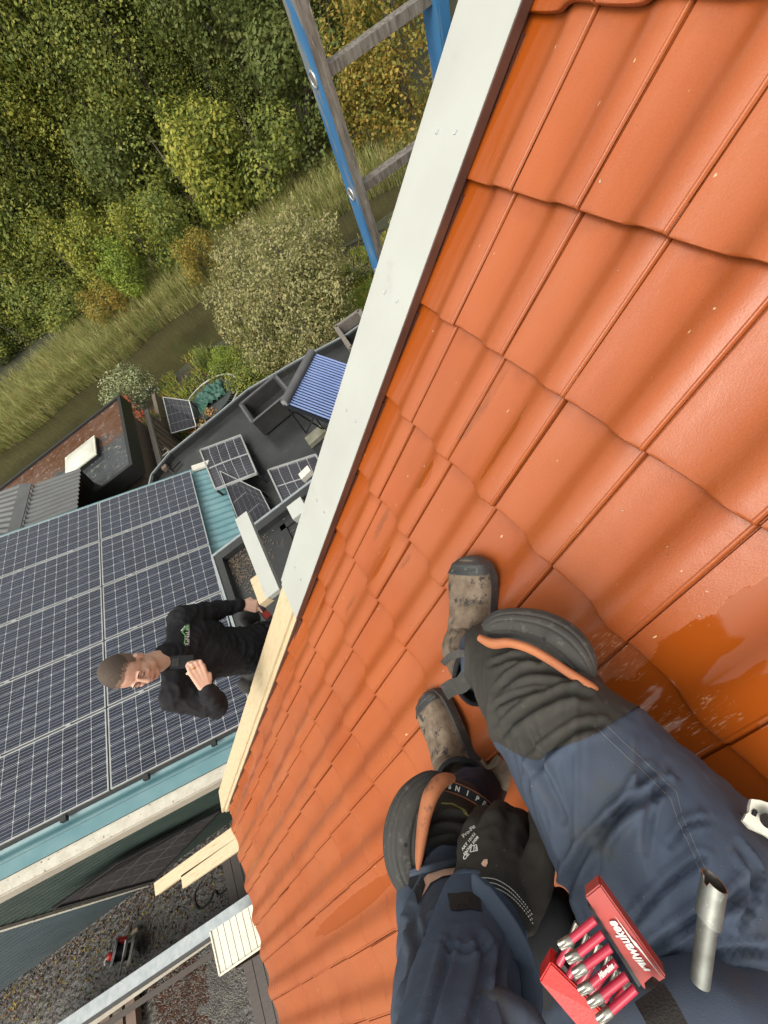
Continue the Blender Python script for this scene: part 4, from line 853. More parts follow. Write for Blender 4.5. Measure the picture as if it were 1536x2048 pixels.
# dark basin with grey wood rim, dock edge, boards
bs = thing('water_basin', 'dark rectangular basin with grey wooden rim beyond the bush tree', 'basin', P(702, 660, -5.1))
q = [P(676, 662, -5.0), P(722, 630, -5.0), P(760, 680, -5.0), P(706, 705, -5.0)]
for i in range(4): mb = MB(); mb.bar(q[i], q[(i + 1) % 4], .09, .25); obj('rim', mb, M['greywood'], bs)
mb = MB(); mb.prism([p - ZV * .1 for p in q], -ZV * .02); obj('bottom', mb, M['black'], bs)
dk = thing('dock_edging', 'row of grey wooden planks edging the lawn by the canal', 'dock', P(720, 550, GZ))
for i in range(18):
    p = P(692 + i * 4.2, 568 - i * 2.4, GZ); mb = MB(); mb.box(p + ZV * .12, (.035, .0, 0), (0.02, .3, 0), (0, 0, .1)); obj('plank', mb, M['greywood'], dk)
bd = thing('board_path', 'faded pinkish boards lying beside the canal under the bush tree', 'boards', P(455, 722, GZ))
for i in range(5):
    mb = MB(); p = P(440 + i * 8, 730 - i * 5, GZ + .06); mb.box(p, (.055, 0, 0), (.03, .42, 0), (0, 0, .03)); obj('plank', mb, M['wickr'], bd)
# trampoline
tc = P(421, 799, -6.55); tr_ = thing('trampoline', 'round garden trampoline with green tarpaulin heaped on it', 'trampoline', Vector((tc.x, tc.y, GZ)))
RT = 1.02
mb = MB(); mb.tube([tc + Vector((RT * math.cos(a), RT * math.sin(a), 0)) for a in [i * 2 * math.pi / 48 for i in range(49)]], .025, 6, caps=False); obj('ring', mb, M['ring'], tr_, True)
mb = MB(); mb.prism([tc + Vector((.8 * math.cos(a), .8 * math.sin(a), 0)) for a in [i * 2 * math.pi / 40 for i in range(40)]], ZV * .006); obj('jumping_mat', mb, M['tmat'], tr_)
mb = MB()
for i in range(60):
    a = i * 2 * math.pi / 60; e = Vector((math.cos(a), math.sin(a), 0)); mb.tube([tc + e * .8, tc + e * RT], .005, 4)
obj('springs', mb, M['header'], tr_, kind='stuff')
for a in (.3, 1.9, 3.5, 5.0):
    mb = MB(); e = Vector((math.cos(a), math.sin(a), 0)); mb.tube([tc + e * RT, tc + e * RT + Vector((0, 0, -.65))], .022, 6); obj('leg', mb, M['ring'], tr_, True)
random.seed(5)
cl = grid_quad(tc + Vector((-.45, -.42, .05)), tc + Vector((.52, -.35, .05)), tc + Vector((.6, .4, .05)), tc + Vector((-.35, .45, .05)), 40, 40,
               lambda s, t: .10 + .16 * abs(noise.noise(Vector((s * 5 + t * 2, t * 3, 1)))) + .1 * noise.noise(Vector((s * 11, t * 7, 4))) - .5 * max(0, ((s - .5) ** 2 + (t - .5) ** 2) ** .5 - .42 - .1 * noise.noise(Vector((s * 4, t * 4, 9)))))
obj('tarpaulin', cl, M['cloth'], None, 'all', label='crumpled green tarpaulin lying on the trampoline', cat='tarpaulin')
# aluminium ladder in the garden, stones, junk
ld = thing('aluminium_ladder', 'short aluminium ladder lying in the garden beside the fence', 'ladder', P(322, 905, -6.0))
a0, a1, b0, b1 = P(300, 895, -6.1), P(326, 918, -5.7), P(316, 884, -6.1), P(342, 905, -5.7)
for a, b in ((a0, a1), (b0, b1)): mb = MB(); mb.bar(a, b, .05, .03); obj('rail', mb, M['oldwood'], ld)
for i in range(4):
    s = (i + .5) / 4; mb = MB(); mb.tube([a0.lerp(a1, s), b0.lerp(b1, s)], .022, 8); obj('rung', mb, M['ring'], ld, True)
for i, (px, py, r, lab) in enumerate([(300, 858, .16, 'pale mossy stone nearest the red shrub'), (306, 870, .2, 'larger pale stone beside the fence top'), (296, 878, .15, 'pale stone just above the aluminium ladder'), (308, 884, .13, 'small pale stone beside the ladder rail'), (478, 760, .14, 'white stone at the right rim of the trampoline')]):
    p = P(px, py, -6.5); mb = MB(); mb.ell(p, (r, 0, 0), (0, r * .8, .03), (0, 0, r * .5), 10); obj('garden_stone', mb, M['lime'], None, True, label=lab, cat='stone', group='stones in the garden')

# ------------------------------------------------------------------ yard below the eave
yd = GZ
WZ = -6.0
lw = thing('low_wall', 'low yard wall topped with galvanised steel coping', 'wall', Vector((-6.5, .85, GZ)))
a = P(60, 2087, WZ); b = P(512, 1779, WZ); d = (b - a); a = b - d * 1.3; pw = ZV.cross(d).normalized()
if pw.y > 0: pw = -pw
a = a + pw * .07; b = b + d * .2 + pw * .07
mb = MB(); mb.bar(a, b, .15, .05); obj('coping', mb, M['galv'], lw)
mb = MB(); mb.bar(a + pw * .09 - ZV * .05, b + pw * .09 - ZV * .05, .05, .05); obj('dark_rail', mb, M['black'], lw)
mb = MB(); mb.bar(a - ZV * .62, b - ZV * .62, .10, 1.18); obj('wall', mb, M['wallgreen'], lw)
a3 = P(140, 2062, -6.3); b3 = P(435, 1858, -6.3); d3 = b3 - a3
mb = MB(); mb.bar(a3 - d3 * .4 + pw * .06, b3 + d3 * .1 + pw * .02, .13, .05); obj('beige_board', mb, M['beige'], None, label='beige board lying along the yard wall next to the gravel', cat='board')
dl = thing('dark_beam', 'dark beam running along the near side of the gravel patch', 'beam', P(250, 2030, -6.6))
mb = MB(); mb.bar(P(120, 2110, -6.6), P(430, 1905, -6.6), .07, .07); obj('beam', mb, M['darkwood'], dl)
# gravel
random.seed(12)
mb = MB()
gc = [P(300, 1975, GZ), P(450, 1860, GZ), P(500, 1930, GZ), P(480, 2090, GZ), P(330, 2090, GZ)]
ico = [(1, 0, 0), (-1, 0, 0), (0, 1, 0), (0, -1, 0), (0, 0, 1)]
icof = [(0, 2, 4), (2, 1, 4), (1, 3, 4), (3, 0, 4)]
for i in range(9000):
    w_ = [random.random() for _ in gc]; w_ = [q ** 3 for q in w_]; s_ = sum(w_); p = sum((g * q for g, q in zip(gc, w_)), Vector()) / s_
    r = random.uniform(.012, .03); rot = Matrix.Rotation(random.uniform(0, 6), 3, 'Z')
    isred = 1 if p.x + .3 * noise.noise(p * 3) < -6.55 and random.random() < .6 else (2 if random.random() < .12 else 0)
    mb.add([p + rot @ (Vector(q) * r * random.uniform(.7, 1.2)) for q in ico], icof, isred)
obj('gravel', mb, [M['stone'], M['rust'], M['lime']], None, label='pale speckled gravel patch with rust brown leaves under the eave', cat='gravel', kind='stuff', recalc=False)
mb = MB()
for i in range(3200):
    x = random.uniform(-12, -3.6); y = 2.0 - abs(random.gauss(0, .35)) if random.random() < .6 else random.uniform(.95, 2.05)
    p = Vector((x, y, GZ + .006 + random.random() * .02)); n_ = Vector((random.gauss(0, .4), random.gauss(0, .4), 1)).normalized(); a = n_.orthogonal().normalized(); a.rotate(Matrix.Rotation(random.uniform(0, 6.28), 3, n_)); b_ = n_.cross(a); s = random.uniform(.012, .035)
    mb.add([p - a * s, p + b_ * s * .5, p + a * s, p - b_ * s * .5], [(0, 1, 2, 3)], random.choice((0, 0, 1, 1, 0, 1, 2)))
obj('fallen_leaves', mb, [M['rust'], M['soil'], LF['gold'][0]], None, label='brown and yellow fallen leaves scattered over the wet yard', cat='leaves', kind='stuff', recalc=False)
# brown deck planks behind gravel
dw = thing('dark_deck', 'dark brown plank deck directly below the eave', 'deck', P(540, 1980, -6.9))
for i in range(8):
    p = P(492, 1960, -6.9) + Vector((.09 + i * .16, .1, 0)); mb = MB(); mb.box(p, (.075, 0, 0), (0, 1.3, 0), (0, 0, .02)); obj('plank', mb, M['darkwood'], dw)
st_ = thing('brown_step', 'reddish brown wooden step at the bottom edge beside the gravel', 'step', P(255, 2048, GZ))
for i in range(3):
    mb = MB(); c = P(215 + i * 26, 2030, GZ + .1); mb.box(c, (.09, 0, 0), (0, .25, 0), (0, 0, .05)); obj('plank', mb, M['wickr'] if i != 1 else M['oldwood'], st_)
# cable on the ground
mb = MB(); pts = [P(x, y, GZ + .015) for x, y in ((470, 1735), (462, 1765), (440, 1790), (428, 1782), (420, 1800), (402, 1818), (391, 1808), (390, 1785), (398, 1770))]
sp_ = cr_spline([tuple(p) for p in pts], 6); mb.tube([Vector(q) for q in sp_], .012, 6); obj('ground_cable', mb, M['black'], None, True, label='black cable looping over the wet yard by the pine planks', cat='cable')
mb = MB(); pts = [P(x, y, GZ + .015) for x, y in ((252, 1880), (262, 1850), (285, 1800), (318, 1770), (330, 1762))]
mb.tube([Vector(q) for q in cr_spline([tuple(p) for p in pts], 6)], .010, 6); obj('reel_cable', mb, M['black'], None, True, label='black cable running from the red reel towards the pine planks', cat='cable')
# cable reel
rc = P(243, 1905, GZ + .25); rl = thing('cable_reel', 'red and grey cable reel with white crank on the wet ground', 'cable reel', P(240, 1915, GZ))
axr = (BM @ Vector((.90, .22, .38))).normalized()
for s, rr, m_ in ((-.12, .17, 'galv'), (.03, .16, 'stone'), (.11, .17, 'dome')):
    mb = MB(); mb.tube([rc + axr * s, rc + axr * (s + .03)], rr, 24); obj('disc', mb, M[m_], rl, True)
mb = MB(); mb.tube([rc - axr * .10, rc + axr * .11], .10, 16); obj('drum', mb, M['black'], rl, True)
for q in ((225, 1912), (243, 1881)):
    mb = MB(); p = P(*q, GZ + .25); mb.cap(p - axr * .03, .05, p + axr * .04, .045, 10); obj('red_knob', mb, M['red'], rl, True)
mb = MB(); mb.tube([P(x, y, GZ + .3) for x, y in ((220, 1914), (212, 1918), (209, 1925), (211, 1931))], .013, 6); obj('crank', mb, M['white'], rl, True)
mb = MB(); mb.tube([P(252, 1880, GZ + .42), P(247, 1910, GZ + .45), P(239, 1950, GZ + .05)], .016, 6); obj('frame_tube', mb, M['alu'], rl, True)
mb = MB(); mb.tube([P(240, 1884, GZ + .3), P(228, 1905, GZ + .3), P(226, 1930, GZ + .02)], .02, 6); obj('frame_tube', mb, M['black'], rl, True)
mb = MB(); mb.bar(P(265, 1866, GZ + .03), P(276, 1858, GZ + .03), .05, .03); obj('wood_scrap', mb, M['pine'], None, label='short pale wood scrap behind the cable reel', cat='scrap')
# pine planks under the eave
for (e1, e2, f1, f2, z, lab) in (((313, 1778), None, (500, 1643), None, -4.15, 'longer pine plank under the eave, nearest the wall panel'), ((367, 1763), None, (500, 1672), None, -4.15, 'shorter pine plank under the eave, next to the yard')):
    a = P(*e1, z); b = P(*f1, z); d = (b - a); b = a + d * 1.6
    mb = MB(); mb.bar(a, b, .105, .045); obj('pine_plank', mb, M['pine'], None, label=lab, cat='plank', group='pine planks under the eave')
# white slatted canopy
wc = thing('slatted_canopy', 'small cream canopy of narrow slats sticking out below the eave', 'canopy', P(470, 1870, -5.6))
c1, c2, c3, c4 = P(424, 1862, -5.6), P(443, 1949, -5.6), P(570, 1862, -5.6), P(548, 1780, -5.6)
for i in range(10):
    s0, s1 = i / 10 + .004, (i + 1) / 10 - .006
    mb = MB(); mb.prism([c1.lerp(c4, s0), c1.lerp(c4, s1), c2.lerp(c3, s1), c2.lerp(c3, s0)], ZV * .02); obj('slat', mb, M['whiteslat'], wc)
mb = MB(); mb.prism([c1 - ZV * .02, c2 - ZV * .02, c3 - ZV * .02, c4 - ZV * .02], ZV * .012); obj('backing', mb, M['black'], wc)
for a, b in ((c1, c2), (c2, c3)): mb = MB(); mb.bar(a + ZV * .01, b + ZV * .01, .02, .05); obj('edge_trim', mb, M['whiteslat'], wc)
mb = MB(); mb.bar(c3 - ZV * .03, Vector((c3.x, c3.y, GZ)), .06, .06, (1, 0, 0)); mb.bar(c2.lerp(c3, .15) - ZV * .03, c2.lerp(c3, .15) * 1 + Vector((0, 0, GZ - c2.z)), .06, .06, (1, 0, 0)); obj('post', mb, M['oldwood'], wc)

# ------------------------------------------------------------------ the tiled house roof
house = thing('tiled_roof_house', 'house whose steep roof of orange clay pantiles fills the right side', 'house', Vector((0, -1, GZ)))
prof = [(0, 7), (.010, 7), (.022, 12.2), (.06, 11), (.13, 7.5), (.22, 4), (.32, 1.3), (.40, 0.2), (.46, .6), (.52, 3), (.57, 7.2), (.62, 12.8), (.67, 18), (.72, 22), (.77, 24), (.82, 24), (.87, 22.6), (.92, 20), (.960, 17.6), (.970, 18.8), (.982, 18.8), (.990, 17.2), (1.0, 13)]
prof = [(t_, h_ * 1.12) for t_, h_ in prof]
def tile_mesh():
    mb = MB(); L = GA + .055; ys = [0.0, .0015, .006, .02, .10, .20, L]; n = len(prof); vs = []
    for y in ys:
        lift = .021 * (1 - y / GA)
        rd = -.0032 if y == 0 else (-.0008 if y == .0015 else 0)
        for t, h in prof: vs.append((t * TW, y, h / 1000 + lift + rd))
    k = len(ys)
    fs = [(j * n + i, j * n + i + 1, (j + 1) * n + i + 1, (j + 1) * n + i) for j in range(k - 1) for i in range(n - 1)]
    o = len(vs)
    lo = [(t * TW, .002, h / 1000 + .021 - .0135) for t, h in prof]; lo2 = [(t * TW, .05, h / 1000 + .021 * (1 - .05 / GA) - .0135) for t, h in prof]
    vs += lo + lo2
    fs += [(o + i, o + i + 1, i + 1, i) for i in range(n - 1)] + [(o + n + i, o + n + i + 1, o + i + 1, o + i) for i in range(n - 1)]
    e = len(vs)                                    # right-hand side lip
    for y in (0.0, L): vs.append((TW, y, .014 + .021 * (1 - y / GA) - .013))
    fs.append((n - 1, e, e + 1, (k - 1) * n + n - 1))
    mb.add(vs, fs); me = meshof('roof_tile', mb, M['tile'], smooth='all')
    me.set_sharp_from_angle(angle=R(50)); return me
tme = tile_mesh()
tz = .021 + .018
random.seed(3)
rotT = Matrix((-YV, RU, RN)).transposed().to_euler()
hl = worldloc(house)
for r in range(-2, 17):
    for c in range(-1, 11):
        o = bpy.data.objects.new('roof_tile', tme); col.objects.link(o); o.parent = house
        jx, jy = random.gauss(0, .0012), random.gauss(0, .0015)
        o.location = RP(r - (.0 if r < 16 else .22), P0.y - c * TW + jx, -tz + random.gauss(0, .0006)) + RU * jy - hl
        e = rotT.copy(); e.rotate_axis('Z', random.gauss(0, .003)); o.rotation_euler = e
# deck below the tiles, so no light leaks
mb = MB(); mb.prism([RP(-9, 1.20, -.075), RP(-9, -9, -.075), RP(15.55, -9, -.075), RP(15.55, 1.20, -.075)], -RN * .03); obj('roof_deck', mb, M['darkgap'], house)
mb = MB(); mb.bx(-2.45, 8, -9, 1.02, GZ, -3.75); obj('wall', mb, M['brick'], house)
mb = MB(); mb.prism([(-2.3, 1.02, -3.6), (3.2, 1.02, 1.15), (8, 1.02, -3.0)], (0, -.1, 0)); obj('gable_wall', mb, M['brick'], house)
mb = MB(); mb.bx(-2.55, -2.45, -9, 1.0, -3.9, -3.62); obj('eave_board', mb, M['pine'], house)
# verge: board, trim, pine beam
mb = MB(); mb.prism([RP(-6, 1.100, .004), RP(-6, 1.325, .004), RP(6.98, 1.325, .004), RP(6.98, 1.100, .004)], RN * .018); vb = obj('verge_board', mb, M['board'], house)
mb = MB(); mb.prism([RP(-6, 1.3275, -.002), RP(-6, 1.349, -.002), RP(6.95, 1.349, -.002), RP(6.95, 1.3275, -.002)], RN * .020); obj('verge_trim', mb, M['board'], house)
mb = MB(); mb.prism([RP(-6, 1.094, -.004), RP(-6, 1.099, -.004), RP(6.98, 1.099, -.004), RP(6.98, 1.094, -.004)], RN * .025); obj('brown_edge', mb, M['brownflash'], house)
mb = MB(); mb.prism([RP(-6, 1.114, -.07), RP(-6, 1.122, -.07), RP(15.4, 1.122, -.07), RP(15.4, 1.114, -.07)], RN * .07); obj('verge_flashing', mb, M['brownflash'], house)
for r in range(-2, 8):
    mb = MB(); mb.prism([RP(r + .10, 1.104, -.045), RP(r + .72, 1.104, -.045), RP(r + .72, 1.1135, -.045), RP(r + .10, 1.1135, -.045)], RN * .030); obj('flashing_clip', mb, M['brownflash'], house)
for r in (.75, 2.1, 3.45, 4.9, 6.3):
    for y in (1.17, 1.25):
        mb = MB(); p = RP(r + random.uniform(-.02, .02), y, .0225); mb.tube([p + RU * .006 - YV * .005, p - RU * .004 - YV * .003, p - RU * .004 + YV * .004, p + RU * .005 + YV * .006], .0014, 5); obj('staple', mb, M['galv'], house)
mb = MB(); mb.prism([RP(6.985, 1.165, -.045), RP(6.985, 1.325, -.045), RP(16.3, 1.325, -.045), RP(16.5, 1.165, -.045)], RN * .055); obj('verge_beam', mb, M['pine'], house)
mb = MB(); mb.prism([RP(6.985, 1.132, -.07), RP(6.985, 1.164, -.07), RP(16.2, 1.164, -.07), RP(16.2, 1.132, -.07)], RN * .066); obj('verge_batten', mb, M['pine'], house)
mb = MB(); mb.prism([RP(6.96, 1.327, -.06), RP(6.96, 1.347, -.06), RP(15.3, 1.347, -.06), RP(15.3, 1.327, -.06)], RN * .06); obj('beam_edge', mb, M['pine'], house)
mb = MB(); mb.prism([RP(16.2, 1.12, -.15), RP(16.2, 1.32, -.15), RP(16.4, 1.32, -.15), RP(16.4, 1.12, -.15)], RN * .10); obj('beam_end', mb, M['pine'], house)
# projecting boards (purlin ends) beyond the verge
for (pl, row, y1, lab) in (((476, 1016), 0, 0, 'white painted board reaching out from the verge beside the working man'), ((593, 988), 0, 0, 'white painted board end projecting beside the verge higher up')):
    if pl[0] < 500: b = RR(549, 1190, -.05); a = b + Vector((0, .72, 0)); w_ = .10
    else: b = RR(604, 1032, -.06); a = b + Vector((0, .10, 0)); w_ = .09
    mb = MB(); mb.bar(a, b, w_, .04); obj('projecting_board', mb, M['board'], None, label=lab, cat='board', group='white boards projecting from the verge')
mb = MB(); a = P(524, 1180, -2.0); mb.box(a, (.035, .0, 0), (0, .10, 0), (0, 0, .03)); obj('wood_block', mb, M['pine'], None, label='small yellow pine block under the white projecting board', cat='block')

# ------------------------------------------------------------------ blue ladder
LY = 1.5
ldr = thing('blue_ladder', 'old wooden ladder with worn blue stiles leaning against the verge', 'ladder', Vector((.7, 2.2, GZ)))
ddn = ray(1042, 1419)
la = PY(640, 150, LY); ra_ = Vector((la.x + .37, la.y - .01, la.z - .01))
def stile(p, nm):
    top = p - ddn * 1.4; bot = p + ddn * 6.9
    sx = Vector((1, 0, 0)); sy = ddn.cross(sx).normalized(); sx = sy.cross(ddn).normalized()
    # blue outer face strip and bare inner timber
    mb = MB(); c = (top + bot) / 2; mb.box(c, (bot - top) / 2, sx * .016, sy * .036, 0)
    o = obj('stile', mb, M['greywood'], ldr)
    return sx, sy, c, (bot - top) / 2
for p, sgn in ((la, -1), (ra_, -1)):
    sx, sy, c, hh = stile(p, '')
    mb = MB(); mb.box(c - sx * .018, hh, sx * .0025, sy * .0355); obj('blue_paint_face', mb, M['bluepaint'], ldr)
    if p is ra_:
        mb = MB(); mb.box(c - sy * .038 * (1 if sy.y > 0 else -1), hh, sx * .0155, sy * .002); obj('blue_paint_face', mb, M['bluepaint'], ldr)
for k in range(-3, 24):
    p = la + ddn * (.285 * k); q = ra_ + ddn * (.285 * k)
    mb = MB(); mb.bar(p - sx * .0, q, .036, .024, ddn); obj('rung', mb, M['greywood'], ldr)
    mb = MB()
    ring = [p - sx * .0215 + (ddn * math.cos(a) * .017 + sy * math.sin(a) * .017) for a in [i * 2 * math.pi / 20 for i in range(21)]]
    mb.tube(ring, .003, 6, caps=False); obj('rung_ferrule', mb, M['alu'], ldr, True)
    mb = MB(); mb.tube([p - sx * .0205, p - sx * .0225], .0155, 16); obj('rung_end', mb, M['greywood'], ldr)

# ------------------------------------------------------------------ the man beyond the verge
man = thing('person', 'man in black fleece holding a phone and a cordless tool beyond the verge', 'person', Vector((-1.38, 1.56, -4.2)))
FW = Vector((.755, -.655, 0)); SH = Vector((.655, .755, 0))          # the way he faces; towards his left
HC = P(262, 1342, -1.60)
UH = (ZV + SH * -.30 - FW * .02).normalized(); FH = (FW * 1.0 - SH * .25 - ZV * .45); FH = (FH - UH * FH.dot(UH)).normalized(); SHh = UH.cross(FH)
def hp(f, s, u): return HC + FH * f + SHh * s + UH * u
neck = P(333, 1312, -1.80); Ls = P(362, 1238, -1.86); Rs = P(348, 1392, -1.87); Le = P(428, 1222, -2.10); Lw = P(483, 1209, -2.26)
Re = P(434, 1413, -2.06); Rw = P(412, 1376, -1.90); pel = P(506, 1298, -2.45); ch = P(405, 1305, -2.08)
hips = pel + Vector((0, 0, -.12))
body = MB()
body.ell(hp(-.012, 0, .035), FH * .098, SHh * .076, UH * .108, 20)          # skull
body.ell(hp(.025, 0, -.045), FH * .066, SHh * .060, UH * .080, 20)          # face
body.ell(hp(.050, 0, -.098), FH * .036, SHh * .034, UH * .026, 14)          # chin
for s in (-1, 1):
    body.ell(hp(.012, .050 * s, -.075), FH * .045, SHh * .018, UH * .036, 12)   # jaw
    body.ell(hp(.072, .033 * s, -.030), FH * .018, SHh * .020, UH * .016, 10)   # cheek
    body.ell(hp(.082, .026 * s, .018), FH * .014, SHh * .024, UH * .009, 10)    # brow
    body.ell(hp(-.012, .078 * s, -.018), FH * .021, SHh * .011, UH * .032, 12)  # ear
    body.ell(hp(-.004, .082 * s, .000), FH * .012, SHh * .012, UH * .012, 8)
body.cap(hp(.088, 0, .010), .009, hp(.108, 0, -.030), .013, 10)             # nose
body.ell(hp(.098, 0, -.036), FH * .012, SHh * .020, UH * .009, 10)
body.ell(hp(.088, 0, -.060), FH * .010, SHh * .024, UH * .006, 10)
body.ell(hp(.086, 0, -.071), FH * .010, SHh * .020, UH * .007, 10)
body.cap(hp(-.02, 0, -.06), .058, neck - ZV * .03, .062, 16)
def hand(mb, wrist, knuck, up, fing, r=.0105, palm=.042):
    # wrist and knuckle centre points; up = normal of the back of the hand; fing = list of chains
    d = (knuck - wrist).normalized(); sd_ = up.cross(d).normalized()
    for k in (-1, -.33, .33, 1): mb.cap(wrist + sd_ * k * palm * .45, .0165, knuck + sd_ * k * palm * .8, .0135, 10)
    for ch_ in fing:
        for i in range(len(ch_) - 1):
            rr = r * (1 - .12 * i); mb.cap(ch_[i], rr, ch_[i + 1], rr * .9, 10)
    return sd_
# phone hand (his right)
ph = P(350, 1322, -1.76)
kn = P(393, 1338, -1.80)
upv = -(ray(392, 1338)); 
hb = MB()
pd = SH * .0
fw_ = (kn - Rw).normalized(); sdh = upv.cross(fw_).normalized()
ch1 = []
for k, L in ((-1, .030), (-.33, .036), (.33, .036), (1, .028)):
    b0 = kn + sdh * k * .033; b1 = b0 + fw_ * L + upv * .004; b2 = b1 + (P(368, 1322, -1.755) - b1).normalized() * L * .75 - upv * .01; ch1.append([b0, b1, b2])
th0 = Rw + fw_ * .03 + sdh * -.036; th = [th0, th0 + fw_ * .035 - sdh * .012 , P(374, 1347, -1.775)]
ch1.append(th)
hand(hb, Rw, kn, upv, ch1, .0105)
# tool hand (his left)
kn2 = P(512, 1212, -2.32); upv2 = -(ray(510, 1212)); fw2 = (kn2 - Lw).normalized(); sd2 = upv2.cross(fw2).normalized(); ch2 = []
tg = P(524, 1224, -2.36)
for k, L in ((-1, .028), (-.33, .033), (.33, .033), (1, .027)):
    b0 = kn2 + sd2 * k * .031; b1 = b0 + (fw2 * .55 - upv2 * .6) * L; b2 = b1 + (-upv2 * .9 - fw2 * .2) * L * .8; ch2.append([b0, b1, b2])
ch2.append([Lw + fw2 * .03 + sd2 * .035 , Lw + fw2 * .055 + sd2 * .050 - upv2 * .01, tg])
hand(hb, Lw, kn2, upv2, ch2, .011)
for a, ra_2, b, rb_2 in ((Ls, .05, Le, .042), (Le, .042, Lw, .027), (Rs, .05, Re, .042), (Re, .042, Rw, .028)): hb.cap(a, ra_2, b, rb_2, 12)
body.v += []; 
for mb_ in (hb,):
    body.add(mb_.v, mb_.f)
body.cap(neck - ZV * .10, .07, ch - FW * .03, .09, 16); body.cap(ch - FW * .03, .09, hips, .11, 16)
footz = -4.16
knee = {}
for s, px in ((1, 1), (-1, -1)):
    h0 = hips + SH * .09 * s; k0 = h0 + FW * .10 - ZV * .44 + SH * .02 * s; a0_ = Vector((h0.x, h0.y, footz + .09)) - FW * .02
    knee[s] = (h0, k0, a0_)
    body.cap(h0, .085, k0, .058, 14); body.cap(k0, .058, a0_, .042, 14); body.cap(a0_ - ZV * .03, .035, a0_ + FW * .16 - ZV * .05, .035, 12)
bmsh = organic(body, .0052, 3)
skin_o = obj('body', bmsh, M['skin'], man, 'all')
# hair, brows, eyes, lips
hm = MB(); hm.ell(hp(-.014, 0, .038), FH * .1015, SHh * .0795, UH * .1115, 72)
hh_ = MB(); keep = []; hm_i = []
for f in hm.f:
    c = sum((hm.v[i] for i in f), Vector()) / len(f) - HC; f_, u_, s_ = c.dot(FH), c.dot(UH), abs(c.dot(SHh))
    lim = .052 + max(0, f_) * .45 - (0.11 if f_ < -.02 else 0) * min(1, (-f_ - .02) / .03) - (.05 if (f_ < .03 and s_ > .055) else 0) + .010 * noise.noise(c * 60)
    if u_ > lim: keep.append(f); hm_i.append(1 if u_ < lim + .016 or (s_ > .06 and u_ < .06) else 0)
hh_.v = [v + (v - HC).normalized() * .0 for v in hm.v]; hh_.f = keep; hh_.m = hm_i
hair_o = obj('hair', hh_, [M['hair'], M['hairfade']], man, 'all')
for s in (-1, 1):
    mb = MB(); mb.tube([hp(.094, .012 * s, .022), hp(.095, .027 * s, .027), hp(.086, .042 * s, .022)], [.0028, .0034, .002], 6); obj('eyebrow', mb, M['lash'], man, True)
    mb = MB(); mb.ell(hp(.082, .028 * s, .001), FH * .012, SHh * .0145, UH * .0075, 12); obj('eye', mb, M['skin2'], man, True)
    mb = MB(); mb.tube([hp(.0915, .016 * s, -.002), hp(.0955, .028 * s, -.005), hp(.0885, .041 * s, -.002)], [.0012, .0022, .0012], 6); obj('lashes', mb, M['lash'], man, True)
mb = MB(); mb.tube([hp(.092, -.022, -.066), hp(.1005, 0, -.064), hp(.092, .022, -.066)], [.002, .0042, .002], 8); mb.tube([hp(.091, -.018, -.071), hp(.098, 0, -.073), hp(.091, .018, -.071)], [.002, .0045, .002], 8); obj('lips', mb, M['lip'], man, True)
# fleece
fl = MB()
fl.cap(neck - ZV * .035, .066, neck - ZV * .005, .074, 18)
fl.cap(Ls, .072, Rs, .072, 18); fl.ell(ch, FW * .135, SH * .205, ZV * .19, 24); fl.cap(ch, .155, hips + ZV * .10, .150, 20)
fl.ell(hips + ZV * .10, FW * .15, SH * .185, ZV * .14, 20); fl.ell(ch + ZV * .13, FW * .12, SH * .19, ZV * .12, 20)
fl.cap(Ls, .076, Le, .062, 16); fl.cap(Le, .062, Lw - (Lw - Le).normalized() * .02, .042, 16)
fl.cap(Rs, .075, Re, .062, 16); fl.cap(Re, .062, Rw - (Rw - Re).normalized() * .015, .040, 16)
def ffold(v):
    q = v * 9; return .011 * (max(0, 1 - 2.4 * abs(noise.noise(Vector((q.x * .7 + q.z * .8, q.y * .7 - q.z * .5, q.z * 1.4))))) - .4) + .006 * max(0, 1 - 3 * abs(noise.noise(v * 19)))
flm = organic(fl, .008, 5, ffold)
obj('fleece', flm, M['hoodie'], man, 'all'); ft = bvh(flm)
cl_ = MB(); ring = [neck - ZV * .012 + (SH * math.cos(a) * .078 + FW * math.sin(a) * .072) - ZV * .018 * math.sin(a) for a in [i * 2 * math.pi / 24 for i in range(25)]]
cl_.tube(ring, .014, 8, caps=False); obj('collar', cl_, M['hoodie'], man, 'all')
mb = MB()
for s in (-1, 1):
    h0, k0, a0_ = knee[s]; mb.cap(h0 + ZV * .05, .125, k0, .088, 16); mb.cap(k0, .088, a0_ + ZV * .03, .07, 16)
mb.cap(hips + SH * .06 + ZV * .02, .14, hips - SH * .06 + ZV * .02, .14, 16)
mb.ell(P(498, 1368, -2.52), FW * .05, SH * .06, ZV * .10, 12); mb.ell(P(500, 1235, -2.50), FW * .05, SH * .07, ZV * .11, 12)
tm_ = organic(mb, .010, 4, lambda v: .006 * (1 - 2 * abs(noise.noise(v * 14)))); obj('work_trousers', tm_, M['bpants'], man, 'all')
for s in (-1, 1):
    h0, k0, a0_ = knee[s]; mb = MB(); mb.cap(a0_ - ZV * .02, .05, a0_ + FW * .17 - ZV * .045, .045, 14); obj('shoe', mb, M['black'], man, True)
mb = MB(); mb.tube([hips + ZV * .07 + FW * math.sin(a) * .155 + SH * math.cos(a) * .19 for a in [i * 2 * math.pi / 30 for i in range(31)]], .018, 8, caps=False); obj('belt', mb, M['black'], man, True)
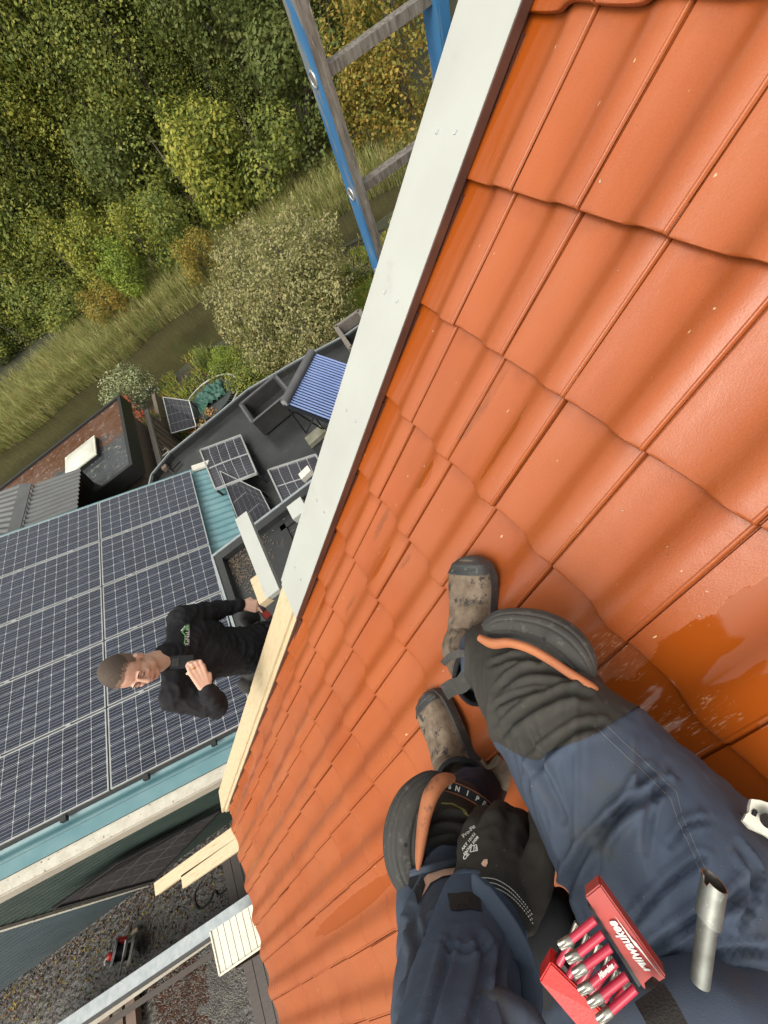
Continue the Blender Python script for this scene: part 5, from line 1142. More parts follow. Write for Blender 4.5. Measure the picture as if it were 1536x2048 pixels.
# platform and ladder he stands on
stp = thing('work_platform', 'narrow aluminium work platform behind the verge beneath the man', 'platform', Vector((-1.35, 1.75, GZ)))
fc = Vector((hips.x, hips.y, footz)) + FW * .03
mb = MB(); mb.box(fc - ZV * .03 + Vector((0, .12, 0)), (.42, 0, 0), (0, .20, 0), (0, 0, .025)); obj('deck', mb, M['alu'], stp)
for sx in (-.38, .38):
    for sy in (-.06, .30): mb = MB(); mb.bar(fc + Vector((sx, sy, -.055)), Vector((fc.x + sx * 1.05, fc.y + sy, GZ)), .035, .035, (1, 0, 0)); obj('leg', mb, M['alu'], stp)
# phone
phn = thing('mobile_phone', 'black mobile phone in the hand of the man in black', 'phone', ph)
py_ = (P(352, 1342, -1.77) - P(356, 1306, -1.75)); pn = -ray(356, 1322); pu = py_.normalized(); pu = (pu - pn * pu.dot(pn)).normalized(); pr = pu.cross(pn)
pc_ = P(364, 1324, -1.768)
mb = MB(); mb.box(pc_, pu * .034, pr * .055, pn * .0045); obj('case', mb, M['lining'], phn)
cx = pc_ + pr * (.033 if (Vector(ray(300, 1320)).dot(pr) > Vector(ray(400, 1320)).dot(pr)) else -.033) + pn * .0045
mb = MB(); mb.box(cx, pu * .021, pr * .018, pn * .002); obj('camera_bump', mb, M['black'], phn)
for a_, b_ in ((.009, .008), (-.010, .007), (0, -.009)):
    mb = MB(); q = cx + pu * a_ + pr * b_ + pn * .002; mb.tube([q, q + pn * .0025], .0075, 14); obj('lens', mb, M['black'], phn, True)
mb = MB(); q = ch1[2][0] .lerp(ch1[2][1], .45); dq = (ch1[2][1] - ch1[2][0]).normalized(); mb.tube([q - dq * .003, q + dq * .003], .0118, 16); obj('ring', mb, M['gold'], man, True)
# cordless tool
tl = thing('cordless_tool', 'dark grey and red cordless tool held against the verge beam', 'power tool', tg)
a, b = P(520, 1216, -2.37), P(538, 1236, -2.47)
mb = MB(); mb.cap(a, .028, b, .026, 14); obj('motor_body', mb, M['header'], tl, True)
mb = MB(); c = P(533, 1229, -2.42); dd = (b - a).normalized(); e1 = dd.cross(ray(530, 1228)).normalized(); mb.box(c - ray(530, 1228) * .012, dd * .03, e1 * .024, ray(530, 1228) * .018); obj('red_cover', mb, M['reddull'], tl)
mb = MB(); mb.tube([b, b + dd * .06], .012, 12); obj('chuck', mb, M['steel'], tl, True)
# print on the chest, laid onto the fleece
def text_mesh(s, size, shear=0, bold=0):
    cu_ = bpy.data.curves.new('t', 'FONT'); cu_.body = s; cu_.size = size; cu_.shear = shear; cu_.offset = bold; cu_.align_x = 'CENTER'; cu_.align_y = 'CENTER'; cu_.resolution_u = 3
    o = bpy.data.objects.new('t', cu_); col.objects.link(o); dg = bpy.context.evaluated_depsgraph_get(); me = bpy.data.meshes.new_from_object(o.evaluated_get(dg))
    bm = bmesh.new(); bm.from_mesh(me); bmesh.ops.triangulate(bm, faces=bm.faces); bm.verts.ensure_lookup_table()
    vs = [v.co.copy() for v in bm.verts]; fs = [tuple(v.index for v in f.verts) for f in bm.faces]; bm.free(); bpy.data.objects.remove(o); bpy.data.meshes.remove(me); return vs, fs
def print_on(tree, vs, fs, cx, cy, xd, yd, name, m_, parent, lift=.0015):
    # vs in picture-sized units, laid along two directions on the surface by ray casting
    out = MB(); pts = []
    for v in vs:
        px, py = cx + xd[0] * v.x + yd[0] * v.y, cy + xd[1] * v.x + yd[1] * v.y
        h = drop(tree, px, py, lift)
        if h is None: return None
        pts.append(h[0])
    out.add(pts, fs); return obj(name, out, m_, parent, recalc=False)
tv, tf = text_mesh('ReNaLux', 11, 0, .12)
print_on(ft, tv, tf, 375, 1271, (0, -1), (-1, 0), 'chest_print', M['white'], man)
tv, tf = text_mesh('Dak', 10, 0, .02); print_on(ft, tv, tf, 375, 1254, (0, -.8), (-1, 0), 'chest_print', M['gprint'], man)
def strip(pts, w, tree, name, m_, parent, lift=.0015, sub=6):
    out = MB(); L = []
    for i in range(len(pts) - 1):
        for j in range(sub + (1 if i == len(pts) - 2 else 0)):
            t = j / sub; L.append((pts[i][0] * (1 - t) + pts[i + 1][0] * t, pts[i][1] * (1 - t) + pts[i + 1][1] * t))
    vs = []
    for i, p in enumerate(L):
        a, b = L[max(i - 1, 0)], L[min(i + 1, len(L) - 1)]; dx, dy = b[0] - a[0], b[1] - a[1]; l = math.hypot(dx, dy) or 1
        h1, h2 = drop(tree, p[0] - dy / l * w / 2, p[1] + dx / l * w / 2, lift), drop(tree, p[0] + dy / l * w / 2, p[1] - dx / l * w / 2, lift)
        if h1 is None or h2 is None: continue
        vs += [h1[0], h2[0]]
    if len(vs) < 4: return None
    out.add(vs, [(2 * i, 2 * i + 1, 2 * i + 3, 2 * i + 2) for i in range(len(vs) // 2 - 1)]); return obj(name, out, m_, parent, recalc=False)
strip([(369, 1288), (370, 1270), (364, 1264), (373, 1252), (374, 1260)], 2.2, ft, 'chest_print', M['gprint'], man)
strip([(362, 1262), (370, 1252)], 2.0, ft, 'chest_print', M['white'], man)

# ------------------------------------------------------------------ the worker whose legs and gloved hand are in view
me_ = thing('person', 'crouching roofer seen from above, navy work trousers, knee pads and muddy boots', 'person', RR(980, 1500))
def limbpts(rows):  # px, py, zd, radius in picture units
    return [(Pc(a, b, c), r * c / FOC) for a, b, c, r in rows]
def limb(mb, rows, n=28, sub=6, flat=None):
    sp = cr_spline([list(map(float, r)) for r in rows], sub); q = limbpts([s[:4] for s in sp])
    mb.tube([p for p, r in q], [r for p, r in q], n, flat=flat); return q
legA = [(1590, 2110, .50, 320), (1490, 1985, .50, 305), (1402, 1845, .52, 246), (1312, 1712, .55, 198), (1222, 1590, .59, 166), (1130, 1472, .645, 132), (1058, 1382, .71, 97), (1015, 1335, .80, 72), (985, 1315, .92, 64), (968, 1322, 1.02, 58), (962, 1330, 1.10, 50)]
legB = [(975, 2230, .38, 175), (925, 2080, .45, 132), (896, 1930, .56, 94), (878, 1800, .68, 76), (878, 1710, .76, 70), (893, 1655, .80, 66), (915, 1625, .86, 52), (945, 1598, .98, 40), (965, 1580, 1.12, 36)]
bod = MB()
limb(bod, [(a, b, c + .01, r * .82) for a, b, c, r in legA]); limb(bod, [(a, b, c + .01, r * .80) for a, b, c, r in legB])
bod.cap(Pc(1500, 2150, .58), .10, Pc(1150, 2250, .60), .10)
limb(bod, [(890, 2200, .40, 90), (915, 2010, .48, 78), (945, 1880, .56, 66), (985, 1790, .62, 52), (1000, 1740, .66, 52)])
bodm = organic(bod, .008, 3)
obj('body', bodm, M['skin'], me_, 'all')
tr = MB(); limb(tr, legA, 36); limb(tr, legB, 32)
tr.cap(Pc(1540, 2120, .58), .15, Pc(1180, 2230, .60), .14, 24); tr.cap(Pc(1190, 2060, .58), .085, Pc(1330, 2010, .54), .12, 20)
def crease(lines, back=2.0):
    segs = []
    for L, amp, w in lines:
        sp = cr_spline([list(map(float, p)) for p in L], 5)
        for i, (a, b) in enumerate(zip(sp, sp[1:])):
            e = min(1, 4 * (i + .5) / len(sp), 4 * (1 - (i + .5) / len(sp))); segs.append((a, b, amp * e, w, min(a[0], b[0]) - 3.5 * w, max(a[0], b[0]) + 3.5 * w, min(a[1], b[1]) - 3.5 * w, max(a[1], b[1]) + 3.5 * w))
    def f(v):
        x, y, z = pix(v)
        if z > 1.2: return 0
        best = {}
        for a, b, amp, w, x0, x1, y0, y1 in segs:
            if not (x0 < x < x1 and y0 < y < y1): continue
            dx, dy = b[0] - a[0], b[1] - a[1]; l2 = dx * dx + dy * dy
            t = max(0, min(1, ((x - a[0]) * dx + (y - a[1]) * dy) / l2)); ex, ey = x - a[0] - dx * t, y - a[1] - dy * t; d = math.hypot(ex, ey)
            k = id(amp) if False else (w, )
            sg = 1 if dx * ey - dy * ex > 0 else -1
            if d < best.get(w, (1e9,))[0]: best[w] = (d, sg, amp)
        r = 0
        for w, (d, sg, amp) in best.items():
            q = d / w; r += amp * (-math.exp(-q * q * 1.6) + .85 * math.exp(-(q - 1.5) ** 2 * (1.3 if sg > 0 else 4)))
        return r * z / .5
    return f
def pix(v):
    c = BM.transposed() @ v; return 768 + FOC * c.x / c.z, 1024 + FOC * c.y / c.z, c.z
TC = crease([([(1000, 1478), (1060, 1425), (1125, 1392), (1175, 1395)], .007, 10.1), ([(1000, 1385), (1045, 1352), (1100, 1345), (1130, 1352)], .006, 8.2), ([(985, 1335), (1035, 1322), (1080, 1330)], .005, 6.3),
             ([(990, 1420), (1040, 1395), (1090, 1385)], .004, 6.4), ([(1125, 1810), (1165, 1715), (1235, 1630), (1330, 1572)], .010, 13.5), ([(1062, 1570), (1090, 1510), (1150, 1465), (1200, 1450)], .007, 10.6),
             ([(1190, 1760), (1205, 1680), (1265, 1590), (1290, 1545)], .007, 11.7), ([(1050, 1440), (1085, 1540), (1125, 1640)], .005, 9.8), ([(1515, 1745), (1455, 1805), (1380, 1840), (1290, 1910)], .009, 12.9),
             ([(1245, 1870), (1320, 1780), (1400, 1715)], .007, 11.11), ([(1475, 1690), (1510, 1760), (1480, 1850)], .008, 10.12), ([(1335, 1530), (1300, 1620), (1290, 1700)], .005, 10.13), ([(1420, 1640), (1375, 1650), (1340, 1690)], .005, 8.14),
             ([(1360, 1950), (1440, 1905), (1540, 1900)], .008, 12.15), ([(850, 1660), (890, 1640), (940, 1650)], .006, 8.16), ([(835, 1740), (870, 1700), (915, 1690)], .007, 8.17), ([(830, 1820), (838, 1920), (822, 2030)], .006, 9.18)])
def tfold(v):
    # long creases that swing round the limb, with finer crumple behind the knee
    w = Vector((noise.noise(v * 4), noise.noise(v * 4 + Vector((5, 0, 0))), noise.noise(v * 4 + Vector((0, 9, 0))))) * .5
    q = (v + w * .12)
    a = q.dot(Vector((.75, -.35, .55))) * 17; b = q.dot(Vector((-.3, .8, .5))) * 6
    r1 = 1 - 2 * abs(noise.noise(Vector((a, b, 1.7))))
    r2 = 1 - 2 * abs(noise.noise(Vector((a * 2.1 + 3, b * 2.4, 5.1))))
    return .0080 * (max(r1, 0) ** 2.2 - .25) + .0030 * max(r2, -.1) + .0007 * noise.noise(v * 60) + TC(v)
trm = organic(tr, .0034, 9, tfold)
obj('work_trousers', trm, M['navy'], me_, 'all'); tt = bvh(trm)
# grey abraded knee fabric: second skin over knee and shin
def skin_patch(tree_mb, fld, lift, name, m_, parent):
    out = MB(); me = meshof('t', tree_mb, []); nn = [v.normal.copy() for v in me.vertices]; bpy.data.meshes.remove(me)
    sc_ = [fld(v) for v in tree_mb.v]; mp_ = {}
    def vid(key, p):
        if key not in mp_: mp_[key] = len(out.v); out.v.append(p)
        return mp_[key]
    for f in tree_mb.f:
        if not any(sc_[i] > 0 for i in f): continue
        poly = []
        for a, b in zip(f, f[1:] + f[:1]):
            if sc_[a] > 0: poly.append(vid(a, tree_mb.v[a] + nn[a] * lift))
            if (sc_[a] > 0) != (sc_[b] > 0):
                t = sc_[a] / (sc_[a] - sc_[b]); poly.append(vid((min(a, b), max(a, b)), tree_mb.v[a].lerp(tree_mb.v[b], t) + nn[a].lerp(nn[b], t) * lift))
        if len(poly) > 2: out.f.append(tuple(poly)); out.m.append(0)
    return obj(name, out, m_, parent, 'all', recalc=False)
def pix(v):
    c = BM.transposed() @ v; return 768 + FOC * c.x / c.z, 1024 + FOC * c.y / c.z, c.z
def kneeA_fld(v):
    x, y, z = pix(v)
    e = (x - 985) * .45 + (1480 - y) - max(0, x - 1075) * .95 + 10 * noise.noise(v * 14)
    return min(e, (1.0 - z) * 400, x - 930)
skin_patch(trm, kneeA_fld, .0018, 'knee_fabric', M['knee'], me_)
def kneeB_fld(v):
    x, y, z = pix(v); return min(1000 - x, y - 1535, 1695 - (x - 860) * .15 - y + 8 * noise.noise(v * 14), (.98 - z) * 400)
skin_patch(trm, kneeB_fld, .0018, 'knee_fabric', M['knee'], me_)
# stitched seams
def stitch(pts, w, m_, name='seam'):
    return strip(pts, w, tt, name, M[m_], me_, .0012, 10)
for o_ in (-6, 6):
    stitch([(1180 + o_, 1432 - o_), (1240 + o_, 1490 - o_), (1300 + o_, 1545 - o_), (1345 + o_, 1590 - o_), (1360 + o_, 1640), (1388 + o_, 1700), (1410 + o_, 1750)], 1.6, 'thread')
stitch([(1012, 1500), (1040, 1475), (1085, 1452), (1135, 1436), (1170, 1432)], 1.5, 'thread')
stitch([(968, 1300), (978, 1292), (985, 1290)], 3, 'ythread'); stitch([(1117, 1340), (1124, 1347), (1126, 1356)], 3, 'ythread'); stitch([(995, 1392), (993, 1410), (994, 1425)], 2.5, 'ythread')
strip([(883, 1609), (905, 1611), (925, 1622), (942, 1634)], 3, tt, 'seam', M['ythread'], me_, .003, 6)
# torn hem showing skin above the left knee
tb2 = MB(); sp = limbpts([(858, 1765, .66, 72), (880, 1745, .672, 78), (905, 1738, .68, 80)])
hole = MB()
hv = [drop(tt, x, y, .003) for x, y in ((838, 1772), (856, 1752), (885, 1742), (915, 1738), (915, 1752), (885, 1757), (862, 1770), (845, 1800))]
if all(hv): hole.add([h[0] for h in hv], [tuple(range(8))]); obj('bare_skin', hole, M['skin'], me_, recalc=False)
hole = MB(); hv = [drop(tt, x, y, .0036) for x, y in ((822, 1752), (846, 1758), (852, 1775), (846, 1800), (840, 1815), (832, 1790), (820, 1775))]
if all(hv): hole.add([h[0] for h in hv], [tuple(range(7))]); obj('torn_edge', hole, M['lining'], me_, recalc=False)
mb = MB(); q = [drop(tt, x, y, .004) for x, y in ((820, 1750), (850, 1742), (880, 1734), (915, 1728))]
q = [h[0] for h in q if h]
if len(q) > 2: mb.tube([Vector(v) for v in cr_spline([tuple(v) for v in q], 5)], .0055, 8); obj('torn_hem', mb, M['navy'], me_, True)
# knee pads
def kneepad(rows, rim, nm, ridge):
    t = nm
    sp = cr_spline([list(map(float, r)) for r in rows], 8); q = limbpts([s[:4] for s in sp]); n = 150; k = len(q); vs = []
    T = [(q[min(i + 1, k - 1)][0] - q[max(i - 1, 0)][0]).normalized() for i in range(k)]
    for i, (p, r) in enumerate(q):
        vw = (-p).normalized(); a_ = (vw - T[i] * vw.dot(T[i])).normalized(); b_ = T[i].cross(a_)
        for j in range(n):
            an = 2 * math.pi * j / n; rr = r * (1 - .055 * ridge * sum(math.exp(-((an - q_) / .07) ** 2) for q_ in (.35, .75, 1.15, 5.95, 5.55, 5.15, 4.8)) * min(1, i / 8, (k - 1 - i) / 8))
            vs.append(p + a_ * math.cos(an) * rr * .85 + b_ * math.sin(an) * rr)
    mb = MB(); mb.add(vs, [(i * n + j, i * n + (j + 1) % n, (i + 1) * n + (j + 1) % n, (i + 1) * n + j) for i in range(k - 1) for j in range(n)] + [tuple(range(n))[::-1], tuple(range((k - 1) * n, k * n))])
    pad = obj('knee_pad', mb, M['rubber'], me_, 'all')
    mb = MB(); sp = cr_spline([list(map(float, r)) for r in rim], 8); q = limbpts([s[:4] for s in sp]); mb.tube([p for p, r in q], [r for p, r in q], 14, flat=1.3); obj('foam_rim', mb, M['foam'], pad, 'all'); return pad
kneepad([(968, 1262, .70, 14), (995, 1253, .70, 30), (1035, 1252, .695, 36), (1085, 1266, .685, 44), (1128, 1293, .67, 46), (1160, 1328, .655, 36), (1180, 1360, .645, 14)],
        [(958, 1275, .680, 7), (985, 1287, .665, 10), (1020, 1286, .650, 9), (1060, 1298, .635, 9), (1100, 1320, .622, 9), (1140, 1347, .612, 9), (1178, 1372, .610, 10), (1189, 1377, .615, 7)], 'a', 1)
kneepad([(892, 1560, .765, 12), (860, 1570, .755, 26), (828, 1608, .735, 38), (812, 1660, .715, 44), (810, 1712, .70, 42), (822, 1758, .69, 34), (845, 1795, .685, 14)],
        [(905, 1556, .740, 8), (882, 1563, .725, 14), (862, 1590, .705, 15), (850, 1630, .690, 13), (843, 1675, .675, 11), (838, 1715, .665, 8), (836, 1738, .662, 4)], 'b', 1)
for px, py, zd in ((1088, 1278, .630), (812, 1690, .660)):
    mb = MB(); c = Pc(px, py, zd - .0); r_ = ray(px, py); mb.tube([c - r_ * .004, c + r_ * .01], .0032, 10); obj('rivet_hole', mb, M['lining'], me_, True)
# boots
def boot(toe_px, heel_px, flip, legp):
    T0_, H0_ = RR(*toe_px, 0.0), RR(*heel_px, 0.0); f = (T0_ - H0_); f = (f - RN * f.dot(RN)).normalized(); s = RN.cross(f).normalized() * flip
    L = .315; H0_ = T0_ - f * L; base = H0_ + RN * .003
    def q(y, x, z): return base + f * y * L + s * x + RN * z
    def out(y, w):     # outline half widths of the sole
        pts = [(0, .030), (.05, .036), (.2, .037), (.4, .036), (.6, .045), (.75, .052), (.86, .050), (.94, .040), (.985, .022), (1.0, .006)]
        for (a, b), (c, d) in zip(pts, pts[1:]):
            if y <= c: t = (y - a) / (c - a); return (b + (d - b) * t) * w * 1.3
        return .004
    ys = [0, .02, .05, .1, .2, .3, .4, .5, .6, .7, .78, .85, .9, .94, .97, .99, 1.0]
    t = me_
    sole = MB(); loop = [q(y, out(y, 1.10) + .002, 0) for y in ys] + [q(y, -out(y, 1.0) - .002, 0) for y in ys[::-1]]
    sole.prism(loop, RN * .026); so = obj('boot_sole', sole, M['toecap'], me_)
    top = [(0, .085), (.05, .10), (.2, .115), (.35, .115), (.45, .100), (.55, .084), (.65, .073), (.75, .066), (.85, .062), (.93, .052), (.98, .038), (1.0, .026)]
    def tp(y):
        for (a, b), (c, d) in zip(top, top[1:]):
            if y <= c: u = (y - a) / (c - a); u = u * u * (3 - 2 * u); return b + (d - b) * u
        return .026
    def upper(y0, y1, inflate, n=22, k=30):
        vs = []
        for i in range(k + 1):
            y = y0 + (y1 - y0) * i / k; w = out(min(y, .998), 1.0) * inflate; h = tp(y)
            for j in range(n + 1):
                a = math.pi * j / n; cx_ = math.copysign(abs(math.cos(a)) ** .75, math.cos(a)); sz = math.sin(a) ** .62
                p = q(y, cx_ * w, .020 + (h - .020) * sz * (inflate ** 1.5)); n_ = noise.noise(p * 22); rr_ = abs(noise.noise(Vector((p.x * 30, p.y * 60, p.z * 30))))
                p = p + RN * (.0016 * n_) - (RN * .005 * (.3 - min(rr_, .3)) if .3 < y < .66 else RN * 0); vs.append(p)
        mb = MB(); mb.add(vs, [(i * (n + 1) + j, i * (n + 1) + j + 1, (i + 1) * (n + 1) + j + 1, (i + 1) * (n + 1) + j) for i in range(k) for j in range(n)]); return mb
    up_ = obj('boot_upper', upper(0, .985, 1.0), M['suede'], me_, 'all')
    obj('toe_cap', upper(.86, 1.0, 1.035), M['toecap'], up_, 'all')
    # shaft: open tube, leaning to the leg
    n = 32; a0 = q(.24, 0, .075); AX = (legp - a0).normalized(); SD = AX.cross(f).normalized(); SD = SD if SD.dot(s) > 0 else -SD; FD = SD.cross(AX).normalized(); FD = FD if FD.dot(f) > 0 else -FD
    rows = [(-.035, .047, .070), (.0, .050, .074), (.04, .052, .070), (.08, .056, .066), (.135, .066, .076)]; sp = cr_spline([list(r) for r in rows], 5)
    def ring_(l, rx, ry): return [a0 + AX * (l + .010 * math.sin(2 * math.pi * j / n)) + SD * math.cos(2 * math.pi * j / n) * rx + FD * math.sin(2 * math.pi * j / n) * ry + RN * .003 * noise.noise(AX * l * 40 + Vector((j * .7, 0, 0))) for j in range(n)]
    vs = []
    for r_ in sp: vs += ring_(*r_)
    k = len(sp)
    for l, rx, ry in reversed(sp): vs += ring_(l, rx - .007, ry - .007)
    fs = [(i * n + j, i * n + (j + 1) % n, (i + 1) * n + (j + 1) % n, (i + 1) * n + j) for i in range(2 * k - 1) for j in range(n)]
    mb = MB(); mb.add(vs, fs, 0); mb.m = [1 if i >= (k - 1) * n else 0 for i in range(len(fs))]
    obj('boot_shaft', mb, [M['suede'], M['lining']], up_, 'all')
    l, rx, ry = sp[-1]; rg = ring_(l, rx - .003, ry - .003); mb = MB(); mb.tube(rg + rg[:1], .0055, 8, caps=False); obj('padded_collar', mb, M['lining'], up_, True)
    return up_, q, f, s
bA, qA, fA, sA = boot((952, 1110), (972, 1330), 1, Pc(962, 1345, .93))
bB, qB, fB, sB = boot((860, 1382), (968, 1575), -1, Pc(948, 1606, .88))
def ribbon(pts, w, th, name, m_, parent):  # strap lying across the view
    mb = MB(); sp = [Vector(p) for p in cr_spline([tuple(p) for p in pts], 6)]; vs = []; k = len(sp)
    for i, p in enumerate(sp):
        T = (sp[min(i + 1, k - 1)] - sp[max(i - 1, 0)]).normalized(); v_ = (-p).normalized(); sd_ = T.cross(v_).normalized(); nn_ = sd_.cross(T).normalized()
        for a, b in ((-1, -1), (1, -1), (1, 1), (-1, 1)): vs.append(p + sd_ * w / 2 * a + nn_ * th / 2 * b)
    fs = [(i * 4 + j, i * 4 + (j + 1) % 4, (i + 1) * 4 + (j + 1) % 4, (i + 1) * 4 + j) for i in range(k - 1) for j in range(4)] + [(3, 2, 1, 0), tuple(range((k - 1) * 4, k * 4))]
    mb.add(vs, fs); return obj(name, mb, m_, parent, True)
ribbon([Pc(886, 1327, .93), Pc(900, 1314, .90), Pc(925, 1307, .88), Pc(948, 1315, .87), Pc(966, 1332, .87)], .015, .004, 'boot_pull_strap', M['rubber'], bA)
ribbon([Pc(890, 1384, .94), Pc(906, 1374, .91), Pc(924, 1368, .89), Pc(940, 1345, .88)], .034, .007, 'velcro_flap', M['rubber'], bA)
ribbon([Pc(962, 1520, 1.0), Pc(975, 1535, .99), Pc(990, 1528, .985), Pc(998, 1512, .98)], .008, .003, 'pull_loop', M['suede'], bB)
ribbon([Pc(985, 1520, 1.0), Pc(1005, 1545, .99), Pc(1000, 1575, .99)], .036, .006, 'velcro_flap', M['suede'], bB)
# navy inner trouser and printed elastic inside the left boot
mb = MB(); limb(mb, [(905, 1640, .86, 54), (938, 1602, .93, 50), (958, 1580, 1.02, 46), (968, 1570, 1.12, 42)], 26)
obj('inner_trouser', organic(mb, .006, 4, lambda v: .004 * (1 - 2 * abs(noise.noise(v * 26)))), M['innernavy'], me_, 'all')
el = [Pc(888, 1570, .79), Pc(915, 1578, .785), Pc(945, 1592, .78), (Pc(972, 1611, .775)), Pc(992, 1634, .77)]
eb = ribbon(el, .019, .002, 'elastic_band', M['lining'], me_)
sp = [Vector(p) for p in cr_spline([tuple(p) for p in el], 6)]
mb = MB()
for off_ in (-.0085, .0085):
    pts_ = []
    for i, p in enumerate(sp):
        T = (sp[min(i + 1, len(sp) - 1)] - sp[max(i - 1, 0)]).normalized(); v_ = (-p).normalized(); pts_.append(p + T.cross(v_).normalized() * off_ + v_ * .002)
    mb.tube(pts_, .0007, 4)
obj('band_piping', mb, M['foam'], eb)
for i, chh in enumerate('SNIPFO'):
    s_ = (i + .9) / 6.6; p = sp[int(s_ * (len(sp) - 1))]; T = (sp[min(int(s_ * (len(sp) - 1)) + 1, len(sp) - 1)] - p).normalized(); v_ = (-p).normalized(); yv = T.cross(v_).normalized() * -1
    vs_, fs_ = text_mesh(chh, .0115, 0, .0004); mb = MB(); mb.add([p + T * v.x + yv * v.y + v_ * .0022 for v in vs_], fs_); obj('band_letter', mb, M['white'], eb, recalc=False)
# sleeve, cuff, glove
sl = MB(); limb(sl, [(880, 2260, .36, 140), (905, 2120, .40, 122), (926, 2000, .46, 106), (944, 1915, .525, 94), (958, 1860, .565, 86), (965, 1835, .59, 83)], 32)
def sfold(v):
    q = v + Vector((noise.noise(v * 6), noise.noise(v * 6 + Vector((4, 4, 4))), 0)) * .05
    r = 1 - 2 * abs(noise.noise(Vector((q.dot(Vector((.5, .5, .7))) * 13, q.dot(Vector((.7, -.6, .2))) * 9, 3))))
    return .004 * (max(r, 0) ** 2 - .3) + .0008 * noise.noise(v * 70) + SC(v)
SC = crease([([(1010, 1880), (992, 1960), (1010, 2050)], .007, 10.1), ([(905, 1860), (885, 1950), (850, 2060)], .006, 10.2), ([(950, 1860), (968, 1930), (930, 2060)], .006, 11.3), ([(880, 1880), (930, 1905), (985, 1900)], .004, 7.4)])
slm = organic(sl, .0036, 7, sfold); sleeve = obj('jacket_sleeve', slm, M['navy2'], me_, 'all'); stt = bvh(slm)
mb = MB(); cw = limbpts([(967, 1830, .592, 85)])[0]; cdir = (Pc(965, 1835, .59) - Pc(944, 1915, .525)).normalized(); v_ = (-cw[0]).normalized(); a_ = (v_ - cdir * v_.dot(cdir)).normalized(); b_ = cdir.cross(a_)
mb.tube([cw[0] - cdir * .012 + (a_ * math.cos(t) + b_ * math.sin(t)) * cw[1] * .93 for t in [i * 2 * math.pi / 40 for i in range(41)]], .0045, 8, caps=False); obj('cuff_edge', mb, M['navy2'], sleeve, True)
vm = MB(); g = [[drop(stt, 896 + 62 * i / 8 + 6 * j / 6, 1788 + 34 * j / 6 + 2 * math.sin(i), .0018) for i in range(9)] for j in range(7)]
if all(h for r_ in g for h in r_): vm.add([h[0] for r_ in g for h in r_], [(j * 9 + i, j * 9 + i + 1, (j + 1) * 9 + i + 1, (j + 1) * 9 + i) for j in range(6) for i in range(8)]); obj('velcro_patch', vm, M['velcro'], sleeve, recalc=False)
gl = MB()
limb(gl, [(975, 1850, .575, 66), (988, 1800, .60, 72), (998, 1750, .63, 76), (1004, 1722, .65, 62)], 24, 4)
def gz_(rows):
    q = limbpts(rows)
    for (a, ra1), (b, rb1) in zip(q, q[1:]): gl.cap(a, ra1, b, rb1, 14)
gz_([(942, 1770, .63, 34), (948, 1712, .645, 36), (956, 1668, .675, 30), (968, 1642, .715, 26), (984, 1640, .77, 22)])
gz_([(975, 1760, .61, 42), (982, 1700, .635, 36), (992, 1654, .66, 29), (1004, 1632, .70, 25), (1012, 1640, .76, 21)])
gz_([(1010, 1760, .61, 42), (1018, 1702, .635, 34), (1030, 1662, .66, 27), (1040, 1645, .70, 24), (1042, 1658, .76, 20)])
gz_([(1036, 1770, .61, 36), (1046, 1715, .635, 30), (1058, 1686, .66, 25), (1062, 1674, .70, 22), (1058, 1690, .76, 18)])
gz_([(1040, 1812, .60, 42), (1068, 1765, .595, 34), (1083, 1705, .60, 27), (1086, 1660, .62, 23), (1078, 1632, .65, 19)])
def gfold(v):
    return .0026 * (1 - 2 * abs(noise.noise(v * 34))) + .0011 * noise.noise(v * 95)
glm = organic(gl, .0042, 3, gfold); glove = obj('glove', glm, M['glove'], me_, 'all'); gt = bvh(glm)
stp_ = [(948, 1752, .565), (965, 1790, .545), (1000, 1838, .53), (1032, 1890, .51), (1056, 1950, .485), (1058, 2020, .46), (1050, 2090, .44)]
mb = MB(); sp = cr_spline([list(map(float, r)) for r in stp_], 8); k = len(sp); vs = []
for r in sp:
    for tr_q in (stt, gt):
        for dx_ in (-14, 0, 14):
            h_ = drop(tr_q, r[0] + dx_, r[1], .015)
            if h_: r[2] = min(r[2], pix(h_[0])[2])
for i in range(1, len(sp)): sp[i][2] = max(sp[i][2], sp[i - 1][2] - .0045)
for it_ in range(6):
    for i in range(1, len(sp) - 1): sp[i][2] = min(sp[i][2], (sp[i - 1][2] + sp[i + 1][2]) / 2)
for i, r in enumerate(sp):
    p = Pc(*r); pn_ = Pc(*sp[min(i + 1, k - 1)]); pp_ = Pc(*sp[max(i - 1, 0)]); T = (pn_ - pp_).normalized(); v_ = ((-p).normalized() * .8 - BM @ Vector((.6, 0, 0))).normalized(); sd_ = T.cross(v_).normalized(); nn_ = sd_.cross(T).normalized()
    w_ = .0165 * min(1, (.25 + i / k * 4)) * (1 if i < k * .8 else 1 - .5 * (i - k * .8) / (k * .2))
    for j in range(12):
        a = 2 * math.pi * j / 12; vs.append(p + sd_ * math.cos(a) * w_ + nn_ * (math.sin(a) * .0045 + .0015 * noise.noise(p * 50)))
n = 12; mb.add(vs, [(i * n + j, i * n + (j + 1) % n, (i + 1) * n + (j + 1) % n, (i + 1) * n + j) for i in range(k - 1) for j in range(n)] + [tuple(range(n))[::-1], tuple(range((k - 1) * n, k * n))])
print('TAB', [round(r[2], 3) for r in sp][::6]); obj('cuff_tab', mb, M['navytab'], sleeve, 'all')
